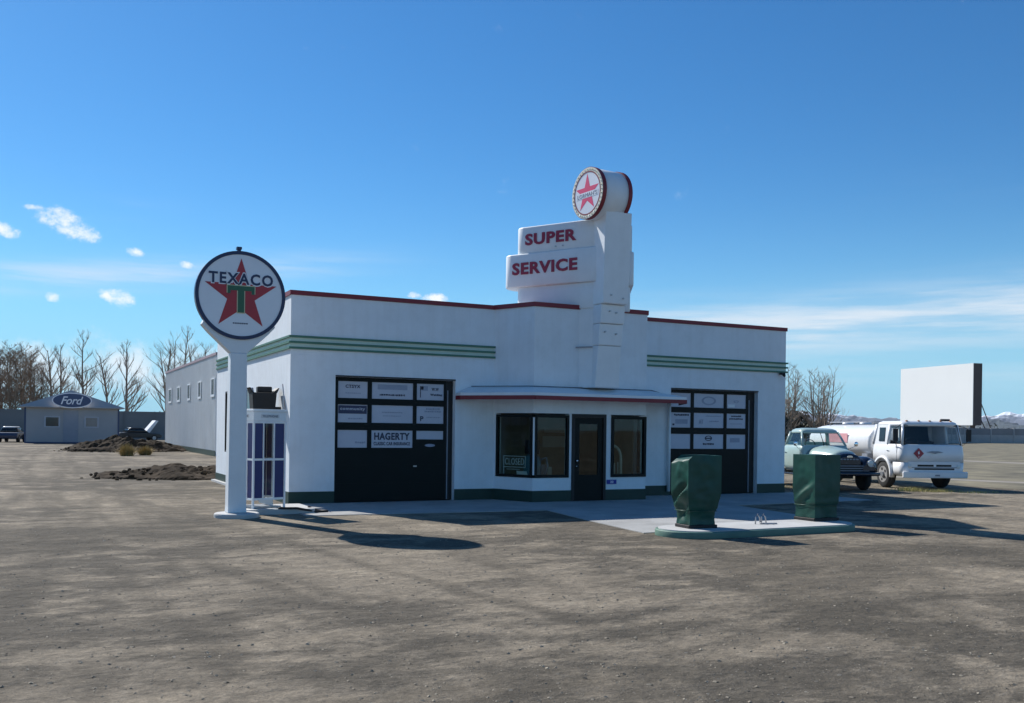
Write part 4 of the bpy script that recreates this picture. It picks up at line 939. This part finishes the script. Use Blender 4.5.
q = MB(); q.box(gx0+.12, gx1-.11, gy0-.02, gy0-.001, 2.90, 3.03); PG(q, 'eave_trim', GARR)
for (xa_, xb_, pm_) in ((-4.25,-3.02,DGLASS),(-1.12,.03,MATS['shed_pane'])):
    q = MB(); z0, z1 = 1.36, 2.32
    for bx in ((xa_,xb_,z0,z0+.1),(xa_,xb_,z1-.1,z1),(xa_,xa_+.12,z0+.1,z1-.1),(xb_-.12,xb_,z0+.1,z1-.1)): q.box(bx[0],bx[1],gy0-.06,gy0-.001,bx[2],bx[3])
    f_ = PG(q, 'window', mat('pale_trim', (.38,.42,.48), .5, .05, 2) if 'pale_trim' not in MATS else MATS['pale_trim'])
    q = MB(); q.box(xa_+.12,xb_-.12,gy0-.03,gy0-.002,z0+.1,z1-.1); PG(q, 'pane', pm_, f_)
q = MB(); q.box(-2.78,-1.60,gy0-.045,gy0-.001,.12,2.86); dd_ = PG(q, 'door', mat('garage_door_blue', (.23,.27,.33), .6, .06, 2))
q = MB(); q.sphere((-1.72,gy0-.07,1.2), .04); PG(q, 'handle', STEEL, dd_)
so2 = thing('oval_sign', 'dark blue oval sign with pale script reading Ford on the garage roof front', 'sign', (-2.13,69.30,3.02))
os_ = so2.location
cO = Vector((-2.13,69.22,3.68))
q = MB(); q.slab(circle_poly(1, 48, 1.56, .66), cO, EX, EZ, NF, -.08, .0); bo = q.build('border', ENAMEL, so2, off=os_)
q = MB(); q.slab(circle_poly(1, 48, 1.47, .58), cO, EX, EZ, NF, .001, .012); q.build('face', FBLUE, so2, off=os_)
lettering('Ford', 1.75, .68, cO + EZ*.0 + NF*.013, EX, NF, ENAMEL, so2, os_, .012, .012, .35, space=.95)
for x in (-.9, .9):
    q = MB(); q.box(-2.13+x-.05,-2.13+x+.05,69.30,69.44,3.02,3.5); q.build('bracket', TRIMG, so2, off=os_)

# fences
F1 = thing('panel_fence', 'tall dark grey panel fence behind the blue grey garage', 'fence', (-4,95,0))
of1 = F1.location
q = MB(); q.box(-45, 45, 95, 95.1, 0, 3.15); q.build('panel', FENCE, F1, off=of1)
q = MB(); q.box(-45, 45, 94.96, 94.99, 2.95, 3.17); q.build('top_rail', FENCE, F1, off=of1)
x = -44
while x < 44:
    q = MB(); q.box(x, x+.1, 94.9, 94.955, 0, 3.2); q.build('post', FENCE, F1, off=of1); x += 3.2
F2 = thing('concrete_fence', 'long grey concrete panel fence beyond the trucks and drive-in screen', 'fence', (130,98,0))
of2 = F2.location
pl = [(58,60),(79,71.2),(182.6,125.8),(212,108),(300,60)]
qa = MB(); qb = MB()
for (a_, b_) in zip(pl[:-1], pl[1:]):
    a_ = Vector((*a_,0)); b_ = Vector((*b_,0)); d_ = b_-a_; n_ = Vector((d_.y,-d_.x,0)).normalized()
    qa.slab([(0,0),(1,0),(1,1),(0,1)], a_, d_, (0,0,1.85), n_, -.1, .1); qb.slab([(0,0),(1,0),(1,1),(0,1)], a_+Vector((0,0,1.86)), d_, (0,0,1.45), n_, -.06, .06)
    k = int(d_.length/4.5)
    for i in range(k):
        v = a_ + d_*(i/k); q = MB(); q.box(v.x-.14, v.x+.14, v.y-.2, v.y+.2, 0, 3.42); q.build('post', FENCEL, F2, off=of2)
qa.build('lower_panel', FENCEL, F2, off=of2); qb.build('upper_panel', FENCEU, F2, off=of2)

# drive-in screen
DS = thing('movie_screen', 'huge white drive-in movie screen with dark side wall', 'screen', (195,144,0))
od = DS.location
A_ = Vector((192.3,132.1,0)); B_ = Vector((196.9,157.2,0)); t_ = (B_-A_).normalized(); n_ = Vector((-t_.y, t_.x, 0)); L_ = (B_-A_).length
q = MB(); q.slab([(0,4.1),(L_,4.1),(L_,18.7),(0,18.7)], A_, t_, EZ, n_, -2.5, -.06); q.build('screen_body', SCREEND, DS, off=od)
q = MB(); q.slab([(0,4.1),(L_,4.1),(L_,18.7),(0,18.7)], A_, t_, EZ, n_, -.055, .05); fc = q.build('screen_face', SCREENW, DS, off=od)
for k in range(1, 8):
    q = MB(); u = L_*k/8; q.slab([(u-.03,4.1),(u+.03,4.1),(u+.03,18.7),(u-.03,18.7)], A_, t_, EZ, n_, .051, .06); q.build('panel_seam', mat('seam_white', (.70,.71,.71), .8, .02, 1) if 'seam_white' not in MATS else MATS['seam_white'], fc)
for u in (1.5, L_*.5, L_-1.5):
    v = A_ + t_*u - n_*1.3; q = MB(); q.box(v.x-.4, v.x+.4, v.y-.4, v.y+.4, 0, 4.09); q.build('leg', SCREEND, DS, off=od)
v = A_ + t_*.6 - n_*2.5
for (z, L2) in ((10.0, 4.5), (6.0, 3.0)):
    q = MB(); e_ = v - n_*L2*.9 - t_*.8; q.cyl((v.x, v.y, z), (e_.x, e_.y, .2), .12, 6); q.build('brace', SCREEND, DS, off=od)

# spoil heaps
from mathutils import noise as mn
def heap(name, label, cx, cy, rx, ry, h, rz, seed, n=70, peaks=()):
    q = MB(); vs = []
    for j in range(n+1):
        for i in range(n+1):
            u, v = i/n*2-1, j/n*2-1; x, y = u*rx, v*ry
            ed = math.hypot(u, v); ang = math.atan2(v, u)
            rim = .86 + .16*mn.noise(Vector((math.cos(ang)*1.7+seed, math.sin(ang)*1.7, seed)))
            f_ = max(0, 1-ed/rim); z = h*(f_**.5)
            for (px_, py_, pr_, ph_) in peaks: z += ph_*h*math.exp(-((u-px_)**2+(v-py_)**2)/pr_**2)*min(1, f_*3)
            p3 = Vector((x, y, seed*3.1))
            z *= .78 + .95*mn.noise(p3*.85); z += min(1, f_*4)*(.16*mn.noise(p3*2.3) + .10*mn.noise(p3*5.5) + .05*mn.noise(p3*13))*h**.5*.9
            vs.append((x, y, z if f_ > 0 else -.06))
    fs = [(j*(n+1)+i, j*(n+1)+i+1, (j+1)*(n+1)+i+1, (j+1)*(n+1)+i) for j in range(n) for i in range(n)]
    q.add(vs, fs, False); t = thing(name, label, 'heap', (cx, cy, 0), rz)
    q.build('soil', SOIL, t, fix=False)
    rn = random.Random(seed); cl_ = MB()
    for k in range(150):
        a = rn.uniform(0, 6.28); e = rn.uniform(.3, 1.12); x, y = rx*e*.9*math.cos(a), ry*e*.9*math.sin(a); r = rn.uniform(.02, .09)
        zz = h*max(0, 1-e)**.7*.8
        cl_.sphere((x, y, zz+r*.2), r, rn.uniform(.7,1.4), rn.uniform(.7,1.3), rn.uniform(.5,.9), 6, 4)
    o = cl_.build('clods', SOIL, t); o['kind'] = 'stuff'
    return t
heap('soil_heap', 'low dark heap of earth spread beside the station back corner', -.4, 12.4, 3.5, 2.6, .43, 0, 3, peaks=((.45,.1,.35,.25),))
heap('soil_heap', 'taller brown heap of earth in front of the small garage', 0.2, 45.6, 4.3, 4.2, .78, 0, 8, peaks=((-.2,.1,.4,.15),(.3,-.1,.3,.2)))
# dry shrubs beside the heap
def tuft_mesh(seed, n, hgt, spread, wd):
    rn = random.Random(seed); q = MB()
    for k in range(n):
        a = rn.uniform(0, 6.28); r0 = rn.uniform(0, spread*.4); x, y = r0*math.cos(a), r0*math.sin(a); l = hgt*rn.uniform(.45, 1.05); a2 = a+rn.uniform(-.8,.8); o_ = spread*abs(rn.gauss(0, .45)); l *= max(.35, 1-.55*o_/spread)
        w_ = wd*rn.uniform(.6,1.2); px_, py_ = -math.sin(a2)*w_, math.cos(a2)*w_; mx_, my_ = x+o_*.4*math.cos(a2), y+o_*.4*math.sin(a2); tx, ty = x+o_*math.cos(a2), y+o_*math.sin(a2)
        q.add([(x-px_,y-py_,0),(x+px_,y+py_,0),(mx_+px_,my_+py_,l*.6),(mx_-px_,my_-py_,l*.6),(tx,ty,l)], [(0,1,2,3),(3,2,4)])
    return q
for (x, y, hgt, sp_, lab) in ((-.5,34.6,.75,.42,'left clump of dry yellow brush in front of the taller earth heap'),(.55,36.0,.62,.40,'right clump of dry brush in front of the taller earth heap')):
    t = thing('dry_shrub', lab, 'shrub', (x, y, 0), 0, 'dry shrubs by the earth heap')
    tuft_mesh(int(y), 520, hgt, sp_*1.9, .014).build('foliage', DRYB, t, fix=False)
    q = MB(); q.tube([(0,0,-.02),(.02,.02,hgt*.5)], [.03,.012], 6); q.build('stem', BARKB, t)
# grass tufts at the truck wheels
rn = random.Random(5); q = MB()
def blades(cx, cy, rx, ry, n, h0):
    for k in range(n):
        x, y = cx+rn.gauss(0, rx), cy+rn.gauss(0, ry); l = h0*rn.uniform(.3,1.1); a = rn.uniform(0,6.28); b_ = rn.uniform(.0,.7)*l; w_ = .006
        q.add([(x-w_*math.sin(a),y+w_*math.cos(a),0),(x+w_*math.sin(a),y-w_*math.cos(a),0),(x+b_*math.cos(a),y+b_*math.sin(a),l)], [(0,1,2)])
blades(18.75,-.35,.22,.2,700,.14); blades(19.3,-.9,.3,.16,500,.10); blades(15.6,2.4,.3,.25,500,.10); blades(16.3,1.5,.3,.3,300,.08); blades(20.2,-1.6,.5,.2,300,.07)
tag(q.build('dry_grass', DRYG, fix=False), kind='stuff')

# parked vehicles far behind
def far_car(loc, rz, m_body, m_roof, label, hood=False):
    t = thing('parked_car', label, 'car', loc, rz, 'cars parked behind the yard')
    q = MB(); prof = [(-2.1,.35),(2.1,.35),(2.12,.62),(1.9,.78),(.9,.86),(-1.5,.88),(-2.05,.84),(-2.15,.6)]
    q.slab(prof, (0,0,0), (1,0,0), (0,0,1), (0,-1,0), -.82, .82); q.build('body', m_body, t, bevel=.06)
    q = MB(); q.loft([rrect(-1.45,.85,-.74,.74,.1,.86),rrect(-1.1,.35,-.62,.62,.12,1.28)]); q.build('windows', DGLASS, t)
    q = MB(); q.loft([rrect(-1.12,.37,-.64,.64,.14,1.281),rrect(-.95,.2,-.55,.55,.2,1.38)]); q.build('roof', m_roof, t)
    for x in (-1.35, 1.35):
        for s_ in (-1, 1):
            q = MB(); q.cyl((x,s_*.62,.33),(x,s_*.84,.33), .33, 18); w_ = q.build('wheel', RUBBER, t)
            q = MB(); q.cyl((x,s_*.835,.33),(x,s_*.85,.33), .19, 14); q.build('rim', STEEL, w_)
    if hood:
        q = MB(); q.slab([(0,0),(.9,1.25),(.62,1.3),(-.35,.15)], (.95,0,.85), (1,0,0), (0,0,1), (0,-1,0), -.55, .55); q.build('hood', SNOWW, t)
    return t
far_car((4.6,84.5,0), R(12), CARD, CARD, 'dark car with raised white hood between the garage and the grey shed', True)
far_car((8.3,76,0), R(60), CARD, SNOWW, 'dark car with white roof showing past the far corner of the grey shed')
far_car((-6.75,75.5,0), R(80), CARB, SNOWW, 'blue car with white roof parked half hidden at the left side of the small garage')

# ------------------------------------------------------------------ bare trees
def tree_data(seed, H, spread, dens, stems=1, lean=0.0, up=.55, tw=.018):
    rn = random.Random(seed); tr = MB(); cr_ = MB(); fine_ = []
    def seg(mb, p, d, l, r0, r1, n, k=3, wob=.12):
        pts = [p]; rad = [r0]; q_ = Vector(p); dd = Vector(d)
        for i in range(k):
            dd = (dd + Vector((rn.gauss(0,wob), rn.gauss(0,wob), rn.gauss(0,wob*.4)+.05))).normalized(); q_ = q_ + dd*(l/k); pts.append(q_.copy()); rad.append(r0+(r1-r0)*(i+1)/k)
        mb.tube(pts, rad, n, True, False); return pts, dd
    def branch(p, d, l, r, lv):
        pts, dd = seg(cr_, p, d, l, r, r*.45, 5 if lv < 2 else 3, 3)
        if lv >= 3: return
        nb = {0: 6, 1: 7, 2: 6}[lv]; nb = max(2, int(nb*dens*rn.uniform(.7,1.2)))
        for i in range(nb):
            t = rn.uniform(.25, 1.0); a = pts[min(int(t*3), 2)]; b_ = pts[min(int(t*3)+1, 3)]; s_ = a.lerp(b_, (t*3) % 1)
            ax = Vector((rn.gauss(0,1), rn.gauss(0,1), rn.gauss(0,.6))).normalized()
            nd = (dd*up*1.6 + ax*spread + Vector((0,0,.45))).normalized()
            branch(s_, nd, l*rn.uniform(.38,.62)*(1.15-.4*t), max(tw*.55, r*.5*(1-.35*t)), lv+1)
    for s_ in range(stems):
        a = rn.uniform(0, 6.28); hs_ = H*rn.uniform(.82, 1.0)
        d0 = Vector((lean+.16*(stems > 1)*math.cos(a), .16*(stems > 1)*math.sin(a), 1)).normalized()
        base_ = Vector((.25*(stems > 1)*math.cos(a), .25*(stems > 1)*math.sin(a), -.1))
        r0 = .017*H*(1 if stems == 1 else .75)
        pts, dd = seg(tr, base_, d0, hs_*.93, r0, r0*.18, 7, 7, .05)
        for i in range(int(26*dens)):
            t = .16 + .84*rn.random()**.85; f_ = t*7; k = min(int(f_), 6); p_ = pts[k].lerp(pts[k+1], f_-k)
            az_ = rn.uniform(0, 6.28); nd = Vector((math.cos(az_)*spread, math.sin(az_)*spread, rn.uniform(.35,1.05))).normalized()
            branch(p_, nd, H*.30*(1.12-t*.75)*rn.uniform(.7,1.2), r0*.42*(1.1-t*.8)+tw*.4, 1)
    return tr, cr_
PROTO = {}
def plant_tree(kind, x, y, rz, sc_, label, group='bare trees behind the fences', z=0):
    if kind not in PROTO:
        tr, cr_ = tree_data(*{'poplar': (11,13.5,.6,.85,1,0,.55,.014), 'tall': (23,14.5,.7,.9,1,.05,.55,.015), 'multi': (31,15,.75,.55,4,0,.55,.014), 'slim': (47,12.5,.5,.8,1,0,.55,.013), 'dense': (53,11.5,.85,1.0,3,0,.4,.022), 'wide': (67,9.8,.85,.65,4,0,.55,.014)}[kind])
        r_ = thing('bare_tree', label, 'tree', (x, y, z), rz, group); bk = BARKB if kind == 'dense' else BARK
        tr.build('trunk', bk, r_, fix=False); cr_.build('crown', bk, r_, fix=False); PROTO[kind] = r_
        r_.scale = (sc_, sc_, sc_); return r_
    r_ = copy_tree(PROTO[kind]); r_.location = (x, y, z); r_.rotation_euler = (0,0,rz); r_.scale = (sc_,)*3
    r_['label'] = label; r_['group'] = group; return r_
Lr = random.Random(2)
for (kind, x, y, s_, lab) in (
    ('dense',-10.2,108,1.0,'brown bare tree at the left picture edge, outermost of the dense thicket'),
    ('dense',-8.3,112,1.02,'second tree from the left edge in the dense brown thicket'),
    ('dense',-6.9,104,1.0,'third tree from the left edge in the dense brown thicket'),
    ('dense',-5.6,113,1.05,'tallest brown tree of the dense thicket behind the left garage eave'),
    ('dense',-4.4,106,.85,'lowest brown tree of the dense thicket, nearest the garage roof slope'),
    ('slim',-3.4,112,1.05,'slim grey bare tree just right of the brown thicket'),
    ('poplar',-1.9,113,.95,'thin bare tree rising left of the garage roof peak'),
    ('tall',.5,111,.93,'sturdy dark bare tree rising right behind the garage roof peak'),
    ('slim',3.1,113,1.02,'narrow bare tree rising above the right slope of the garage roof'),
    ('poplar',5.6,110,1.0,'bare tree with a straight trunk just past the garage right eave'),
    ('multi',10.4,108,.98,'large many-stemmed bare tree leaning out beside the grey shed far corner'),
    ('tall',12.4,112,1.02,'tall bare tree above the far end of the grey shed roof'),
    ('slim',14.2,113,1.15,'narrow bare tree above the middle of the grey shed roof'),
    ('poplar',15.6,114,1.05,'bare tree above the near half of the grey shed roof'),
    ('slim',17.2,112,1.08,'bare tree just left of the round star sign, above the shed')):
    plant_tree(kind, x, y, Lr.uniform(0, 6.28), s_, lab)
for (kind, x, y, s_, lab) in (('wide',69.6,60.5,1.0,'bare tree touching the right end of the station wall'),('poplar',72.0,62,.72,'narrow bare tree second from the station right wall'),
    ('wide',73.4,60,.95,'spreading bare tree in the middle of the right hand group'),('multi',76.0,61,.68,'bare tree with branches reaching right toward the movie screen')):
    plant_tree(kind, x, y, Lr.uniform(0, 6.28), s_, lab, 'bare trees right of the station')
# evergreen bushes under the right trees
def bush(label, x, y, hgt, wd, seed):
    t = thing('evergreen_bush', label, 'bush', (x, y, 0), 0, 'dark bushes below the right trees'); rn = random.Random(seed); q = MB()
    cs = [(rn.gauss(0, wd*.35), rn.gauss(0, wd*.35), rn.uniform(.3,.8)*hgt, rn.uniform(.25,.42)*wd) for _ in range(9)]
    for k in range(2600):
        c = rn.choice(cs); v = Vector((rn.gauss(0,1), rn.gauss(0,1), rn.gauss(0,1))).normalized()*c[3]*rn.uniform(.5,1.1); p_ = Vector(c[:3]) + v
        if p_.z < .05: continue
        a = Vector((rn.gauss(0,1), rn.gauss(0,1), rn.gauss(0,1))).normalized()*.16; b_ = a.orthogonal().normalized()*.10
        q.add([p_-a, p_+b_, p_+a, p_-b_], [(0,1,2,3)])
    q.build('foliage', EVERG, t, fix=False)
    s_ = MB(); s_.tube([(0,0,-.05),(.05,.02,hgt*.6)], [.10,.04], 6); s_.build('stem', BARKB, t)
for k, (x, y, hgt, wd) in enumerate(((68.2,61.5,4.4,2.2),(70.8,62.5,4.0,2.4),(73.2,63.5,4.6,2.1),(75.8,64,3.9,2.0))):
    bush(('dark bush against the station right wall below the bare trees','dark low bush second from the station right wall','tallest dark bush in the row below the bare trees','dark bush at the right end of the row above the pickup')[k], x, y, hgt, wd, 20+k)
# far tree lines: one mass
def treeline(pts, h0, seed, name):
    rn = random.Random(seed); q = MB()
    for (a_, b_) in zip(pts[:-1], pts[1:]):
        a_ = Vector((*a_,0)); b_ = Vector((*b_,0)); L2 = (b_-a_).length
        for k in range(int(L2*3.0)):
            p_ = a_.lerp(b_, rn.random()) + Vector((rn.gauss(0,3), rn.gauss(0,3), 0)); hh = h0*(.55+.5*mn.noise(p_*.03)+.25*rn.random()); z = hh*rn.random()
            a = Vector((rn.gauss(0,1), rn.gauss(0,1), rn.gauss(0,1.2))).normalized()*rn.uniform(.5,1.2); b2 = a.orthogonal().normalized()*rn.uniform(.3,.7); p_.z = max(0, z)
            q.add([p_-a, p_+b2, p_+a, p_-b2], [(0,1,2,3)])
    return tag(q.build(name, EVERG, fix=False), kind='stuff')
treeline([(-60,185),(60,185)], 4.6, 4, 'far_treeline')
treeline([(150,190),(330,330),(620,330)], 9.5, 6, 'far_treeline')
# mountains on the horizon
def ridge(name, dist, a0, a1, h0, h1, seed, m, n=220, rows=9, depth=900):
    q = MB(); vs = []
    for j in range(rows):
        v = j/(rows-1)
        for i in range(n+1):
            a = a0+(a1-a0)*i/n; d = dist+depth*v; x, y = d*math.sin(a), d*math.cos(a)
            hh = h0+(h1-h0)*(mn.fractal(Vector((a*26+seed, v*1.5, seed)), .8, 2.1, 5)*.5+.5)
            z = hh*(v**.7) + (18*mn.fractal(Vector((a*90, v*5, seed)), .9, 2, 4))*v
            vs.append((x, y, z-12*(v == 0)))
    q.add(vs, [(j*(n+1)+i, j*(n+1)+i+1, (j+1)*(n+1)+i+1, (j+1)*(n+1)+i) for j in range(rows-1) for i in range(n)], False)
    return tag(q.build(name, m, fix=False), kind='structure')
def mtn_mat(name, rock, snow_lo, snow_hi):
    m = mat(name, rock, .95, .3, .004, 0)
    nt = m.node_tree; b = nt.nodes['Principled BSDF']; src = b.inputs['Base Color'].links[0].from_socket
    ge = nt.nodes.new('ShaderNodeNewGeometry'); sx = nt.nodes.new('ShaderNodeSeparateXYZ'); nt.links.new(ge.outputs['Position'], sx.inputs[0])
    n = nt.nodes.new('ShaderNodeTexNoise'); n.inputs['Scale'].default_value = .012; n.inputs['Detail'].default_value = 6; nt.links.new(ge.outputs['Position'], n.inputs['Vector'])
    ma = nt.nodes.new('ShaderNodeMath'); ma.operation = 'MULTIPLY_ADD'; nt.links.new(n.outputs['Fac'], ma.inputs[0]); ma.inputs[1].default_value = 90; nt.links.new(sx.outputs[2], ma.inputs[2])
    mr_ = nt.nodes.new('ShaderNodeMapRange'); nt.links.new(ma.outputs[0], mr_.inputs[0]); mr_.inputs[1].default_value = snow_lo; mr_.inputs[2].default_value = snow_hi
    mx_ = nt.nodes.new('ShaderNodeMix'); mx_.data_type = 'RGBA'; nt.links.new(mr_.outputs[0], mx_.inputs[0]); nt.links.new(src, mx_.inputs[6]); mx_.inputs[7].default_value = (.82,.85,.90,1)
    nt.links.new(mx_.outputs[2], b.inputs['Base Color']); return m
ridge('mountains', 6000, .55, 1.25, 95, 156, 3.3, mtn_mat('snowy_rock', (.10,.12,.16), 158, 176))
ridge('hills', 4300, .50, 1.30, 30, 95, 9.1, mat('forest_hill', (.035,.05,.055), .95, .3, .01))

# clear far air
q = MB(); q.box(-8100, 8100, -8100, 8100, -13, 300)
hzm = bpy.data.materials.new('air'); hzm.use_nodes = True; hn = hzm.node_tree; hn.nodes.remove(hn.nodes['Principled BSDF'])
pv = hn.nodes.new('ShaderNodeVolumePrincipled'); pv.inputs['Color'].default_value = (.80,.88,1,1); pv.inputs['Density'].default_value = 4e-5
hn.links.new(pv.outputs[0], hn.nodes['Material Output'].inputs['Volume'])
tag(q.build('haze', hzm), kind='stuff')
